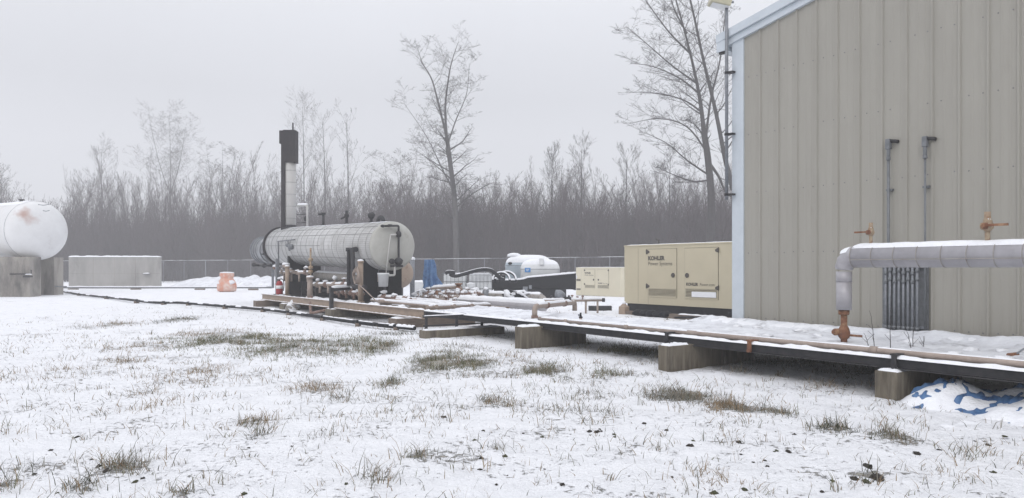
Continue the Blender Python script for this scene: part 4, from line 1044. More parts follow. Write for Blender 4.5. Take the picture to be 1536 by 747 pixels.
# hanging blue tarp
c = rY(643, 434, 31)
mb = MB(); vs = []; fs = []; nA, nB = 90, 26
for j in range(nB + 1):
    f_ = j / nB; z = 1.95 - 1.6 * f_; hw = .17 + .09 * min(1, f_ * 1.4)
    for i in range(nA):
        a = 2 * PI * i / nA
        q = 1 + .38 * math.sin(a * 9 + f_ * 3.5) * (.35 + .7 * f_) + .45 * mn.noise(Vector((math.cos(a) * 2, math.sin(a) * 2, f_ * 3)))
        cx = c.x + .03 + .09 * f_; lobe = .16 * max(0, math.cos(a)) * math.exp(-((f_ - .68) / .22) ** 2)
        vs.append((cx + math.cos(a) * hw * q + lobe * 1.3, c.y + math.sin(a) * hw * .7 * q, z))
for j in range(nB):
    for i in range(nA): fs.append((j * nA + i, (j + 1) * nA + i, (j + 1) * nA + (i + 1) % nA, j * nA + (i + 1) % nA))
fs.append(tuple(range(nA))); mb.add(vs, fs, True)
mb.wb(c.x + .02, c.x + .10, c.y - .03, c.y + .05, -.05, .5)
tag(mb.build('hanging_tarp', 'tarp'), 'faded blue tarpaulin draped in folds over an upright post', 'tarpaulin')
# stacked white slabs behind it
t = thing('snowy_crates', 'low white snow capped box behind the guard post and blue tarp', 'box', Vector((rY(628, 430, 34).x, 34, 0)))
q = rY(628, 430, 34); MB().wb(q.x - .25, q.x + .3, 33.8, 34.6, -.05, .95).build('body', 'white_plastic', t, bevel=.03)
MB().snow(lambda a, b: Vector((q.x - .25 + .55 * a, 33.8 + .8 * b, .95)), 8, 8, .08).build('snow_cover', 'snow', t)

# ---------------------------------------------------------------- manifold clutter behind the rack
t = thing('manifold_base', 'snow covered brown base frame under the valve manifold', 'frame', Vector((-3.0, 27, 0)))
a0 = rY(622, 446, 26.0); a1 = rY(724, 449, 25.0)
mb = MB()
for yy in (24.6, 26.2, 27.8): mb.wb(-4.0, -.6, yy, yy + .14, .22, .42)
mb.wb(-4.0, -3.85, 24.6, 27.9, .05, .36); mb.wb(-.75, -.6, 24.6, 27.9, .05, .36); mb.wb(-2.4, -2.25, 24.6, 27.9, .05, .36); mb.build('frame', 'timber', t)
mb = MB()
for yy in (24.6, 26.2, 27.8): mb.snow(lambda a, b: Vector((-4.0 + 3.4 * a, yy + .14 * b, .42)), 30, 4, .05, .8)
mb.build('snow_cover', 'snow', t)
specs = [((634, 440), (722, 441), 27.2, 'rust_pink', 6, 'back row of the snowy rusty valve manifold, nearest the white totes'),
         ((628, 446), (716, 446), 26.4, 'pink_pipe', 7, 'middle row of the snowy rusty valve manifold'),
         ((618, 451), (704, 452), 25.4, 'rust_pink', 6, 'front row of the snowy rusty valve manifold, nearest the rack')]
for (A, B, Y, m_, n_, lb) in specs:
    valve_train('valve_manifold', lb, 'manifold', rY(*A, Y), rY(*B, Y - .2), .055, n_, m_, n_ != 7, .3)
t = thing('cross_header', 'tan pipe with snow on top and a rusty flanged end beside the blue tarp', 'pipe', rY(670, 452, 28))
a = rY(648, 433, 28.5); b4 = rY(690, 430, 28)
mb = MB().tube([a, b4, rY(692, 450, 28)], .08, 12, bend=.05); mb.build('pipe', 'pink_pipe', t)
mb = MB().lathe(b4 + Vector((-.05, 0, -.12)), Z, [(0, .14), (.05, .14), (.05, .09), (.2, .09), (.2, .14), (.25, .14)], 12); mb.build('flange', 'rust', t)
MB().psnow(a, b4, .08, .05, 60, .1).build('snow_cover', 'snow', t)
mb = MB()
for k in range(34):
    px = R.uniform(625, 722); py = R.uniform(434, 446); q = rY(px, py, 28.5); mb.blob(q, R.uniform(.06, .2), .15, R.uniform(.04, .10), seed=k, rough=.7)
mb2 = tag(mb.build('snow_heap', 'snow'), 'lumpy snow lying over the manifold pipework', 'snow', kind='stuff')
for k, (px, py, dpx) in enumerate(((640, 447, 26), (655, 436, 0), (672, 444, 8), (702, 440, 4), (627, 440, 16))):
    q = rY(px, py, 26.6 + .3 * k); q2_ = rY(px + dpx, py + 16, 26.6 + .3 * k)
    mb = MB().tube([q, Vector((q.x, q.y, q.z - .25)), Vector((q2_.x, q2_.y, q.z - .35)), q2_], .04, 8, bend=.08)
    tag(mb.build('small_pipe', 'rust' if k % 2 else 'pink_pipe'), 'thin crooked rusty pipe among the manifold valves', 'pipe', 'thin pipes among the manifold')
# insulated grey line behind the rack
t = thing('insulated_line', 'dirty grey insulated pipe with snow on top between the manifold and the black tub', 'pipe', rY(750, 443, 27) - Z * .3)
a = rY(690, 442, 28); b5 = rY(812, 445, 26); b6 = rY(818, 454, 25.6)
MB().tube([a, b5, b6], .125, 16, bend=.25).build('pipe_jacket', 'insul_dirty', t)
MB().psnow(a, b5, .125, .045, 50, .1, .5).build('snow_cover', 'snow', t)
mb = MB()
for px in (720, 750, 800): 
    q = a.lerp(b5, (px - 690) / 122); mb.lathe(q - Vector((.02, 0, 0)), Vector((1, -.05, 0)), [(0, .135), (.04, .135)], 16)
mb.build('jacket_bands', 'rust_pink', t)
for px in (705, 790):
    q = a.lerp(b5, (px - 690) / 122); MB().wb(q.x - .05, q.x + .05, q.y - .05, q.y + .05, -.05, q.z - .1).build('leg', 'dark_steel', t)
q = rY(729, 440, 27.2)
t = thing('covered_valve', 'grey cloth wrapped valve sticking up from the insulated line', 'valve', q - Z * .2)
MB().blob(q, .13, .13, .22, 12, 8, .4).build('wrap', 'galv', t); MB().blob(q + Z * .17, .10, .10, .06).build('snow_cover', 'snow', t)
q = rY(776, 444, 26.3)
t = thing('wrapped_valve', 'bulky black and white plastic wrapped valve covered in snow on the grey insulated line', 'valve', q - Z * .25)
mb = MB().blob(q + Vector((-.08, 0, 0)), .38, .2, .17, 16, 10, .9, 2); mb.build('wrap', 'black', t)
mb = MB().blob(q + Vector((-.28, -.06, .04)), .2, .2, .17, 14, 8, .8, 4); mb.blob(q + Vector((.1, -.02, .09)), .3, .2, .10, 14, 8, .9, 5); mb.tube([q + Vector((.12, -.2, .12)), q + Vector((.38, -.22, -.08))], .035, 6); mb.build('snow_cover', 'snow', t)
# snow-topped beige line right behind the deck
t = thing('buried_line', 'pale beige pipe thick with snow just behind the rack, left of the tan arch', 'pipe', rT(760, 460, 12.15))
a = rT(690, 452, 12.15); b7 = rT(816, 460, 12.15)
MB().tube([a, b7], .14, 16).build('pipe_jacket', 'insul', t); MB().psnow(a, b7, .14, .07, 60, .1).build('snow_cover', 'snow', t)
for f_ in (.15, .85):
    q = a.lerp(b7, f_); MB().wb(q.x - .06, q.x + .06, q.y - .06, q.y + .06, -.05, q.z - .1).build('leg', 'dark_steel', t)
# pipe stand in front of generators
t = thing('pipe_stand', 'tan pipe on thin legs with icicles running from the rack towards the generators', 'pipe', gp(885, 468))
Yq = 26.0; a = rY(813, 451, 25); b8 = rY(903, 450, Yq)
MB().tube([a, b8], .05, 10).build('pipe', 'pink_pipe', t)
MB().psnow(a, b8, .05, .04, 60, .08, .7).build('snow_cover', 'snow', t)
for px in (878, 896):
    q = a.lerp(b8, (px - 813) / 90); MB().tube([q, Vector((q.x, q.y, -.05))], .035, 8).build('leg', 'pink_pipe', t)
MB().lathe(b8, Vector((1, 0, 0)), [(0, .07), (.1, .07)], 10).build('end_cap', 'dark_steel', t)
mb = MB()
for k in range(9):
    q = a.lerp(b8, R.uniform(.55, .98)); mb.lathe(q - Z * .03, -Z, [(0, .012), (R.uniform(.05, .2), .002)], 5)
mb.build('icicles', 'snow', t)
mb = MB(); 
for (px, py) in ((858, 444), (866, 446), (874, 445)): mb.tube([rY(px, 449, 25.6), rY(px, py, 25.6)], .02, 6); mb.blob(rY(px, py - .5, 25.6), .05, .05, .03)
mb.build('small_valve', 'rust_pink', t)
q = rY(839, 441, 25.4)
t = thing('actuator', 'grey bell shaped valve actuator with black base beside the tan arch', 'valve', q - Z * .2)
MB().lathe(q + Vector((-.1, 0, 0)), Vector((1, 0, -.12)), [(-.06, .02), (-.04, .14), (.1, .16), (.2, .13), (.3, .05), (.33, .02)], 16).build('bonnet', 'galv', t)
mb = MB().lathe(q - Z * .25, Z, [(0, .09), (.12, .09), (.2, .12)], 12); mb.tube([q + Vector((-.35, 0, -.18)), q + Vector((.4, 0, -.18))], .09, 10); mb.lathe(q + Vector((.3, 0, -.18)), Vector((1, 0, 0)), [(0, .14), (.06, .14)], 12); mb.lathe(q + Vector((-.3, 0, -.18)), Vector((1, 0, 0)), [(0, .14), (.06, .14)], 12); mb.build('body', 'dark_steel', t)
mb = MB().box(gp(900, 466) + Z * .08, Vector((.42, .0, 0)), Vector((0, .16, 0)), Z * .10)
tag(mb.build('dark_beam', 'dark_steel'), 'short dark beam lying in the snow below the tan pipe stand', 'beam')

# ---------------------------------------------------------------- totes, tub and white tanks
YT = 35.0
def tote(px0, px1, label):
    x0 = (px0 - 768) / FOC * YT; x1 = (px1 - 768) / FOC * YT; zt = EYE - 8 / FOC * YT
    t = thing('liquid_tote', label, 'tote', ((x0 + x1) / 2, YT + .5, 0), 'white liquid totes')
    mb = MB(); mb.wb(x0 + .04, x1 - .04, YT + .05, YT + 1.05, .28, zt - .05)
    body = mb.build('bottle', 'white_plastic', t, bevel=.06)
    mb = MB(); nn = 6
    for k in range(nn):
        xx = x0 + .07 + (x1 - x0 - .14) * (k + .5) / nn
        mb.box(Vector((xx, YT + .035, (zt + .3) / 2)), Vector((.055, 0, 0)), Vector((0, .03, 0)), Z * ((zt - .5) / 2))
    mb.build('bottle_ribs', 'white_plastic', body)
    mb = MB()
    for zz in (.30, .62, .95, zt - .02):
        for yy in (YT - .01, YT + 1.1): mb.tube([Vector((x0, yy, zz)), Vector((x1, yy, zz))], .014, 6)
    for k in range(7):
        xx = x0 + (x1 - x0) * k / 6; mb.tube([Vector((xx, YT - .015, .28)), Vector((xx, YT - .015, zt))], .006, 5)
    for xx in (x0, x1):
        for zz in (.30, .95, zt): mb.tube([Vector((xx, YT, zz)), Vector((xx, YT + 1.1, zz))], .014, 6)
    mb.build('cage', 'galv_dark', t)
    mb = MB()
    for k in range(3): mb.wb(x0 + (x1 - x0 - .12) * k / 2, x0 + .12 + (x1 - x0 - .12) * k / 2, YT, YT + 1.1, -.05, .16)
    mb.wb(x0, x1, YT, YT + 1.1, .16, .26); mb.build('pallet', 'dark_steel', t)
    MB().snow(lambda a, b: Vector((x0 + .03 + (x1 - x0 - .06) * a, YT + .05 + b, zt - .05)), 12, 8, .06).build('snow_cover', 'snow', t)
tote(664, 700, 'white caged liquid tote nearest the hanging blue tarp')
tote(702, 738, 'white caged liquid tote touching the black tub, white pail before it')
q = rY(706, 437, 32.5)
t = thing('bucket', 'small white pail standing in front of the white totes', 'bucket', q)
MB().lathe(q, Z, [(0, .14), (.32, .18), (.34, .19), (.36, .19), (.36, .16), (.1, .13)], 20).build('pail', 'white_plastic', t)
MB().blob(q + Z * .35, .15, .15, .04).build('snow_cover', 'snow', t)
MB().wb(q.x - .4, q.x + .4, 32.3, 32.8, q.z - .06, q.z).build('plank', 'timber', t)
mb = MB(); mb.wb(q.x - .4, q.x - .3, 32.3, 32.8, -.05, q.z - .06); mb.wb(q.x + .3, q.x + .4, 32.3, 32.8, -.05, q.z - .06); mb.build('plank_leg', 'timber', t)
# bottom-line corrugated hose over the totes
pts = [(668, 410), (673, 408), (681, 409), (676, 412), (684, 414), (696, 411), (710, 407), (722, 404.5), (735, 405), (743, 410), (750, 417), (757, 420)]
hp_ = [rY(a, b, 34.2 + .05 * i) for i, (a, b) in enumerate(pts)]
def smooth_path(P, n=6):
    out = []
    for i in range(len(P) - 1):
        a = P[max(i - 1, 0)]; b = P[i]; c = P[i + 1]; d = P[min(i + 2, len(P) - 1)]
        for k in range(n):
            w_ = k / n
            out.append(.5 * ((2 * b) + (c - a) * w_ + (2 * a - 5 * b + 4 * c - d) * w_ ** 2 + (3 * b - a - 3 * c + d) * w_ ** 3))
    return out + [P[-1]]
t = thing('suction_hose', 'thick black hose looping over the white totes into the black tub with snow on top', 'hose', hp_[5])
sp = smooth_path(hp_, 5); MB().tube(sp, .085, 10).build('hose', 'hose', t)
mb = MB()
mb.tube([p + Z * .062 for p in sp[1:-1]], .036, 8); mb.build('snow_cover', 'snow', t)
# hose coils at the tub rim
for k, (px, r_) in enumerate(((752, .36), (760, .40))):
    c = rY(px, 420, 34.6 + .3 * k)
    pp = [c + Vector((math.cos(a) * r_ * (1.1), .15 * math.sin(a), math.sin(a) * r_ * .95)) for a in [PI * (-.1 + 1.2 * j / 16) for j in range(17)]]
    t = thing('hose_loop', ['snowy hose loop arching over the left rim of the black tub, nearer the totes', 'snowy hose loop arching over the left rim of the black tub, nearer the white tanks'][k], 'hose', c, 'hose loops on the tub')
    MB().tube(pp, .055, 10).build('hose', 'hose', t)
    MB().tube([p + Vector((0, -.01, .035)) for p in pp[1:-1]], .045, 8).build('snow_cover', 'snow', t)
# tub: open containment basin, one wall sagging
YB0, YB1 = 36.6, 39.4
rim = [(737, 416), (744, 418), (757, 420), (772, 420), (785, 418.5), (792, 416), (820, 413.5), (864, 409.5)]
t = thing('containment_tub', 'open black containment tub with sagging snowy rim around two white tanks', 'tub', ((800 - 768) / FOC * 38, 38, 0))
vs = []; fs = []; W_ = .07
def ring(px, py):
    a = rY(px, py, YB0); bk = a.z
    return a, bk
n_ = len(rim); out_f = [rY(a, b, YB0) for a, b in rim]
x0, x1 = out_f[0].x, out_f[-1].x
lower = lambda x: x0 + .12 + (x - x0) * (x1 - x0 - .60) / (x1 - x0)
mb = MB()
for (dy, sgn) in ((0, 1), (W_, -1)):          # front wall, outer and inner face with a step low down
    vs = []; fs = []
    for p in out_f:
        vs += [(p.x, YB0 + dy, p.z), (p.x, YB0 + dy, .62), (lower(p.x), YB0 + dy + .06, .55), (lower(p.x), YB0 + dy + .06, -.08)]
    for i in range(n_ - 1):
        for k in range(3): fs.append((i * 4 + k + 1, (i + 1) * 4 + k + 1, (i + 1) * 4 + k, i * 4 + k)[::sgn])
    mb.add(vs, fs)
vs = []
for p in out_f: vs += [(p.x, YB0, p.z), (p.x, YB0 + W_, p.z)]
mb.add(vs, [(2 * i, 2 * i + 2, 2 * i + 3, 2 * i + 1) for i in range(n_ - 1)])
mb.wb(x0, x0 + W_, YB0 + W_, YB1, .5, 1.12); mb.wb(x1 - W_, x1, YB0 + W_, YB1, .5, out_f[-1].z); mb.wb(x0, x1, YB1, YB1 + W_, .5, 1.2)
mb.wb(x0 + .15, lower(x1), YB0 + .1, YB1, -.08, .05); mb.wb(lower(x1) - .07, lower(x1), YB0 + .1, YB1, -.08, .56); mb.wb(x1 - .6, x1 - .005, YB0 + .1, YB1, .54, .6)
tub = mb.build('basin', 'black', t)
mb = MB()
for i in range(n_ - 1):
    a, b9 = out_f[i], out_f[i + 1]
    mb.snow(lambda u, v_: Vector((a.x + (b9.x - a.x) * u, YB0 - .03 + .14 * v_, a.z + (b9.z - a.z) * u)) + Z * .0, max(3, int((b9.x - a.x) / .1)), 4, .07, .3, 3)
mb.tube([p + Vector((0, .03, .02)) for p in out_f], .05, 8)
mb.build('snow_cover', 'snow', t)
mb = MB(); q0 = rY(784, 430, YB0 - .01); q1 = rY(791, 440, YB0 - .01)
mb.box((q0 + q1) / 2 + Vector((0, -.012, 0)), Vector((.12, 0, 0)), Vector((0, .004, 0)), Z * .17 + Vector((.02, 0, 0))); q0 = rY(795.5, 430.5, YB0 - .01); mb.box(q0 + Vector((0, -.012, 0)), Vector((.07, 0, 0)), Vector((0, .004, 0)), Z * .09)
mb.build('label_plate', 'galv', t)
# white tanks
def rbox_tank(name, label, x0, x1, y0, y1, z0, z1, m_, dome, grp):
    t = thing(name, label, 'tank', ((x0 + x1) / 2, (y0 + y1) / 2, z0), grp)
    cx, cy, hx, hy = (x0 + x1) / 2, (y0 + y1) / 2, (x1 - x0) / 2, (y1 - y0) / 2
    vs = []; fs = []; n_ = 40
    prof_ = [(0, .97), (.05, 1), (.73, 1), (.75, 1.02), (.78, 1.0)] + [(.78 + .22 * math.sin(a), .25 + .75 * math.cos(a) ** .8) for a in [PI / 2 * k / 7 for k in range(1, 7)]] + [(1.0, .18)]
    for (h, rd) in prof_:
        zz = z0 + (z1 - z0) * (h if dome else min(h, 1))
        for k in range(n_):
            a = 2 * PI * k / n_; c_, s_ = math.cos(a), math.sin(a); e = .34
            vs.append((cx + hx * rd * math.copysign(abs(c_) ** e, c_), cy + hy * rd * math.copysign(abs(s_) ** e, s_), zz))
    for i in range(len(prof_) - 1):
        for k in range(n_): fs.append((i * n_ + k, i * n_ + (k + 1) % n_, (i + 1) * n_ + (k + 1) % n_, (i + 1) * n_ + k))
    fs.append(tuple((len(prof_) - 1) * n_ + k for k in range(n_)))
    mb = MB(); mb.add(vs, fs, True); o = mb.build('shell', m_, t)
    i0 = 7 if m_ == 'white_plastic' else 6; sv = [(v[0], v[1] - .005, v[2] + .035 * (1 if j >= n_ else .1)) for j, v in enumerate(vs[(i0 - 1) * n_:])]
    sf = []
    for i in range(len(prof_) - i0): 
        for k in range(n_): sf.append((i * n_ + k, i * n_ + (k + 1) % n_, (i + 1) * n_ + (k + 1) % n_, (i + 1) * n_ + k))
    sf.append(tuple((len(prof_) - i0) * n_ + k for k in range(n_)))
    mb = MB(); mb.add(sv, sf, True); mb.build('snow_cover', 'snow', t)
    return t
YA = 38.2
pA0 = rY(758, 383, YA); pA1 = rY(828, 418, YA)
tA = rbox_tank('chemical_tank', 'taller pale blue tank with humped snowy top at the back of the black tub', pA0.x, pA1.x, YA, YA + 1.1, .06, pA0.z, 'blue_white', True, 'white tanks in the black tub')
q = rY(771, 381, YA + .5); MB().lathe(q - Z * .14, Z, [(0, .36), (.12, .34), (.18, .2), (.2, .05)], 20).build('lid', 'snow', tA)
q = rY(765, 395, YA); MB().blob(q, .11, .06, .07).build('vent', 'black', tA)
YB_ = 37.1
pB0 = rY(781, 389, YB_); pB1 = rY(840, 418, YB_)
tB = rbox_tank('chemical_tank', 'shorter white tank with a blue label standing at the front of the black tub', pB0.x, pB1.x, YB_, YB_ + .95, .06, pB0.z - .02, 'white_plastic', True, 'white tanks in the black tub')
q = rY(791.5, 405, YB_ - .02); MB().box(q, Vector((.14, 0, 0)), Vector((0, .004, 0)), Z * .11).build('label', 'blue', tB)
q = rY(791.5, 405, YB_ - .03); mb = MB()
for k in range(3): mb.box(q + Z * (.05 - .045 * k) + Vector((-.01 * k, 0, 0)), Vector((.09 - .02 * k, 0, 0)), Vector((0, .002, 0)), Z * .010)
mb.build('label_print', 'white_plastic', tB)
q = rY(812, 391, YB_ + .25); MB().box(q - Z * .05, Vector((.11, 0, 0)), Vector((0, .35, 0)), Z * .17).build('moulded_rib', 'white_plastic', tB, bevel=.03)
for T_, (xx0, xx1, yy0, yy1, z1_) in ((tA, (pA0.x, pA1.x, YA, YA + 1.1, pA0.z)), (tB, (pB0.x, pB1.x, YB_, YB_ + .95, pB0.z - .02))):
    zz = .06 + (z1_ - .06) * .76; hx_, hy_ = (xx1 - xx0) / 2 * 1.025, (yy1 - yy0) / 2 * 1.025
    pp = []
    for k in range(41):
        a = 2 * PI * k / 40; c_, s_ = math.cos(a), math.sin(a); pp.append(Vector(((xx0 + xx1) / 2 + hx_ * math.copysign(abs(c_) ** .34, c_), (yy0 + yy1) / 2 + hy_ * math.copysign(abs(s_) ** .34, s_), zz)))
    MB().tube(pp, .014, 6).build('seam', 'galv', T_)
q = rY(832, 414, YB_ - .02); text_part('025', .14, q - Vector((.15, .02, .03)), Vector((1, 0, 0)), tB, weight=.003)
q = rY(855, 408, YA); t = thing('snowy_mound', 'small snow capped lump showing over the right rim of the black tub', 'lump', Vector((q.x, q.y, 1.2)))
MB().blob(Vector((q.x, q.y, 1.15)), .33, .3, .25, 14, 8, .4).build('body', 'snow', t)

# ---------------------------------------------------------------- left side: storage tank on concrete cradles
Y_ = 42.0; C = Vector(((55 - 768) / FOC * Y_, Y_, EYE + (HOR - 346) / FOC * Y_)); A_ = Vector((.865, -.50, 0)).normalized(); r_ = 1.68
t = thing('storage_tank', 'huge white horizontal storage tank with rust streaks on concrete cradles', 'tank', Vector((C.x, C.y, 0)))
o0_ = ROOTS[t.name]; M['tank_paint'] = tank_paint([(tuple(rY(38, 318, 40.6) - o0_), .8, (.36, .17, .11)), (tuple(rY(102, 336, 41.6) - o0_), .5, (.33, .18, .12))])
prof_ = [(-9.5, r_), (-.02, r_)] + [(.86 * math.sin(a), r_ * math.cos(a)) for a in [PI / 2 * k / 12 for k in range(13)]]
MB().lathe(C, A_, prof_, 64).build('shell', 'tank_paint', t)
MB().lathe(C, A_, [(-.03, r_), (-.03, r_ + .006), (.0, r_ + .006), (.0, r_)], 64).build('weld_seam', 'galv', t)
mb = MB().psnow(C - A_ * 9.4, C + A_ * .1, r_, .03, 32, .3, .4, gaps=0)
mb.build('snow_cover', 'snow', t)
mb = MB().tube([C - A_ * 1.6 + Z * r_, C - A_ * 1.6 + Z * (r_ + .16)], .09, 8); mb.lathe(C - A_ * 1.6 + Z * (r_ + .12), Z, [(0, .16), (.06, .16)], 10); mb.build('relief_valve', 'dark_steel', t)
mb = MB(); nrm = (A_ * .6 - Vector((.5, .86, 0)) * .4 )
for (px, py, w_) in ((70, 316.5, .18), (66, 307.5, .3)):
    q = rY(px, py, 41.0); mb.tube([q + Vector((-w_, -.02, .02)), q + Vector((0, -.06, -.02)), q + Vector((w_, -.02, .03))], .022, 6)
mb.build('lifting_eye', 'galv', t)
def cradle(x0, x1, y0, y1, zt, label):
    t = thing('tank_cradle', label, 'cradle', ((x0 + x1) / 2, (y0 + y1) / 2, 0), 'concrete cradles under the white tank')
    mb = MB().wb(x0, x1, y0, y1, -.15, zt); o = mb.build('block', 'concrete_dirty', t, bevel=.02); return t
xa = lambda px, Y: (px - 768) / FOC * Y
c1 = cradle(xa(-60, 41), xa(50, 41), 40.7, 41.7, 2.22, 'stained concrete cradle under the white tank at the left edge')
c2_ = cradle(xa(54, 43), xa(83, 43), 42.9, 43.8, 2.22, 'narrower concrete cradle under the rounded end of the white tank')
t = thing('wall_bracket', 'small dark pipe bracket on the face of the concrete cradle', 'bracket', rY(40, 414, 40.6))
mb = MB().tube([rY(15, 411, 40.6), rY(47, 411, 40.6), rY(47, 405, 40.6)], .035, 8); mb.wb(xa(38, 40.6), xa(48, 40.6), 40.4, 40.68, EYE - 14 / FOC * 40.6, EYE - 11.5 / FOC * 40.6); mb.build('arm', 'dark_steel', t)
mb = MB().psnow(rY(38, 412.5, 40.55), rY(48, 412.5, 40.55), .035, .03, 60, .05); mb.build('snow_cover', 'snow', t)
mb = MB()
for px in (84, 91): mb.tube([rY(px, 390, 45), rY(px, 433, 45)], .03, 6)
for yy in range(394, 432, 6): mb.tube([rY(84, yy, 45), rY(91, yy, 45)], .022, 6)
tag(mb.build('ladder', 'galv_dark'), 'small grey ladder standing beside the concrete tank cradle', 'ladder')
mb = MB()
for k in range(4): mb.tube([rY(52, 429 - k * .1, 43), rY(100 - k * 9, 430, 43 + k)], .04, 6)
tag(mb.build('ground_pipes', 'galv_dark'), 'thin grey pipes on the snow beside the concrete tank cradle', 'pipes')

# concrete enclosure
YC = 57.0; zt = EYE + 16.5 / FOC * YC; x0, x1 = xa(103, YC), xa(240, YC)
t = thing('concrete_wall', 'low pale concrete wall with a line of snow along its top', 'wall', ((x0 + x1) / 2, YC + .15, 0))
mb = MB().wb(x0, x1, YC, YC + .3, -.2, zt); mb.build('wall', 'concrete_pale', t, bevel=.02)
mb = MB()
for f_ in (.27, .5, .73): mb.wb(x0 + (x1 - x0) * f_, x0 + (x1 - x0) * f_ + .03, YC - .004, YC - .001, 0, zt - .02)
mb.wb(x0, x1, YC - .004, YC - .001, 1.15, 1.17); mb.build('form_joints', 'concrete_dirty', t)
mb = MB(); mb.snow(lambda a, b: Vector((x0 - .03 + (x1 - x0 + .06) * a, YC - .05 + .34 * b, zt)), 60, 5, .10, .25, 2); mb.build('snow_cover', 'snow', t)
mb = MB().wb(xa(216, YC), xa(226, YC), YC - .25, YC - .01, 1.12, 1.17); mb.build('shelf', 'galv_dark', t)
mb = MB(); mb.snow(lambda a, b: Vector((xa(216, YC) + .5 * a, YC - .25 + .24 * b, 1.17)), 8, 5, .07); mb.build('snow_cover', 'snow', t)
# straight distant pipe in front of it
t = thing('far_pipeline', 'thin grey pipeline running level above the snow in front of the low concrete wall', 'pipe', Vector((xa(220, 54), 54, 0)))
MB().tube([Vector((xa(54, 54), 54, .18)), Vector((xa(408, 54), 54, .18))], .07, 8).build('pipe', 'galv_dark', t)
mb = MB()
for px in (110, 204, 300, 380): mb = MB().wb(xa(px, 54) - .35, xa(px, 54) + .35, 53.9, 54.1, -.3, .1); mb.build('support', 'timber', t)
MB().psnow(Vector((xa(60, 54), 54, .18)), Vector((xa(400, 54), 54, .18)), .07, .03, 60, .4, .8).build('snow_cover', 'snow', t)

# orange vessel
p = Vector((xa(340.5, 50), 50, 0)); 
t = thing('orange_float', 'faded orange bulbous plastic tank with a flared neck sitting alone in the snow', 'tank', p)
MB().lathe(p - Z * .08, Z, [(0, .44), (.10, .46), (.12, .58), (.30, .63), (.55, .62), (.80, .52), (.95, .42), (1.02, .40), (1.10, .46), (1.30, .47), (1.34, .45)], 28).build('body', 'orange', t)
MB().lathe(p - Z * .07, Z, [(0, .47), (.15, .47)], 24).build('foot', 'rust_pink', t)
mb = MB().lathe(p + Z * 1.26, Z, [(0, .46), (.05, .44), (.08, .2)], 24); mb.blob(p + Vector((.38, -.3, .62)), .22, .2, .18, rough=.6); mb.blob(p + Vector((-.35, -.36, .55)), .14, .12, .14, rough=.6); mb.build('snow_cover', 'snow', t)

# poly line on the snow
pl = [(96, 438), (130, 443.5), (180, 449), (230, 455), (270, 455.5), (330, 460.5), (395, 466), (440, 472), (500, 481.5), (560, 490), (622, 496.5)]
pw = [gp(a, b + 2, 0) + Z * .10 for a, b in pl]; sp = smooth_path(pw, 8)
t = thing('poly_line', 'long black poly pipe snaking over the snow on small supports', 'pipe', gp(395, 468))
MB().tube(sp, .055, 10).build('pipe', 'black', t)
mb = MB(); 
for i in range(0, len(sp) - 1):
    if (i % 7 == 1 and i < 60) or i > 74: mb.psnow(sp[i], sp[i + 1], .055, .025, 75, .08)
    elif R.random() < .6: mb.psnow(sp[i], sp[i + 1], .055, .012, 35, .08)
mb.build('snow_cover', 'snow', t)
for i in range(6, len(sp), 7):
    q = sp[i]; MB().box(q - Z * .07, Vector((.05, 0, 0)), Vector((0, .16, 0)), Z * .06).build('support', 'timber', t)
    MB().lathe(q - (sp[i] - sp[i - 1]).normalized() * .06, (sp[i] - sp[i - 1]), [(0, .075), (.12, .075)], 10).build('coupling', 'black', t)
# ---------------------------------------------------------------- chain-link fence
fl = [(Vector((xa(60, 84), 84, 0))), Vector((xa(245, 80), 80, 0)), Vector((xa(650, 66), 66, 0)), Vector((xa(940, 53), 53, 0)), Vector((xa(1180, 46), 46, 0))]
t = thing('chain_link_fence', 'grey chain link fence with snow on its top rail in front of the woods', 'fence', fl[2])
FH = 2.4; segs = []
mbr = MB(); mbs = MB(); mesh_v = []; mesh_f = []; npost = 0
for i in range(len(fl) - 1):
    a, b = fl[i], fl[i + 1]; d = b - a; Ln = d.length; d.normalize()
    mbr.tube([a + Z * FH, b + Z * FH], .017, 6); mbs.psnow(a + Z * FH, b + Z * FH, .017, .012, 60, .5, .6, gaps=.7)
    k = 0
    while k < Ln - .5:
        p = a + d * k
        MB().tube([p - Z * .2, p + Z * (FH + .02)], .022 if npost % 8 else .04, 8).build('post', 'galv', t); npost += 1; k += 3.1
    q = 0
    while q < Ln:
        for sgn in (1, -1):
            p0 = a + d * q; p1 = a + d * min(Ln, max(0, q + sgn * FH)); 
            mesh_v.append((p0 - Z * 0, p1 + Z * FH))
        q += .16
mbr.build('top_rail', 'galv', t); mbs.build('snow_cover', 'snow', t)
S_ = np.array([[list(a), list(b)] for a, b in mesh_v])
def prisms(P0, P1, r0, r1, n=3):
    d = P1 - P0; ln = np.linalg.norm(d, axis=1, keepdims=True) + 1e-9; d = d / ln
    up = np.where(np.abs(d[:, 2:3]) < .9, np.array([[0, 0, 1.]]), np.array([[1., 0, 0]]))
    x = np.cross(up, d); x /= np.linalg.norm(x, axis=1, keepdims=True) + 1e-9; y = np.cross(d, x)
    V_ = np.zeros((len(P0), 2 * n, 3), dtype=np.float32)
    for k in range(n):
        a = 2 * PI * k / n; e = x * math.cos(a) + y * math.sin(a)
        V_[:, k] = P0 + e * r0[:, None]; V_[:, n + k] = P1 + e * r1[:, None]
    base = (np.arange(len(P0)) * 2 * n)[:, None]
    Fs = np.concatenate([base + np.array([k, (k + 1) % n, n + (k + 1) % n, n + k]) for k in range(n)])
    return V_.reshape(-1, 3), Fs
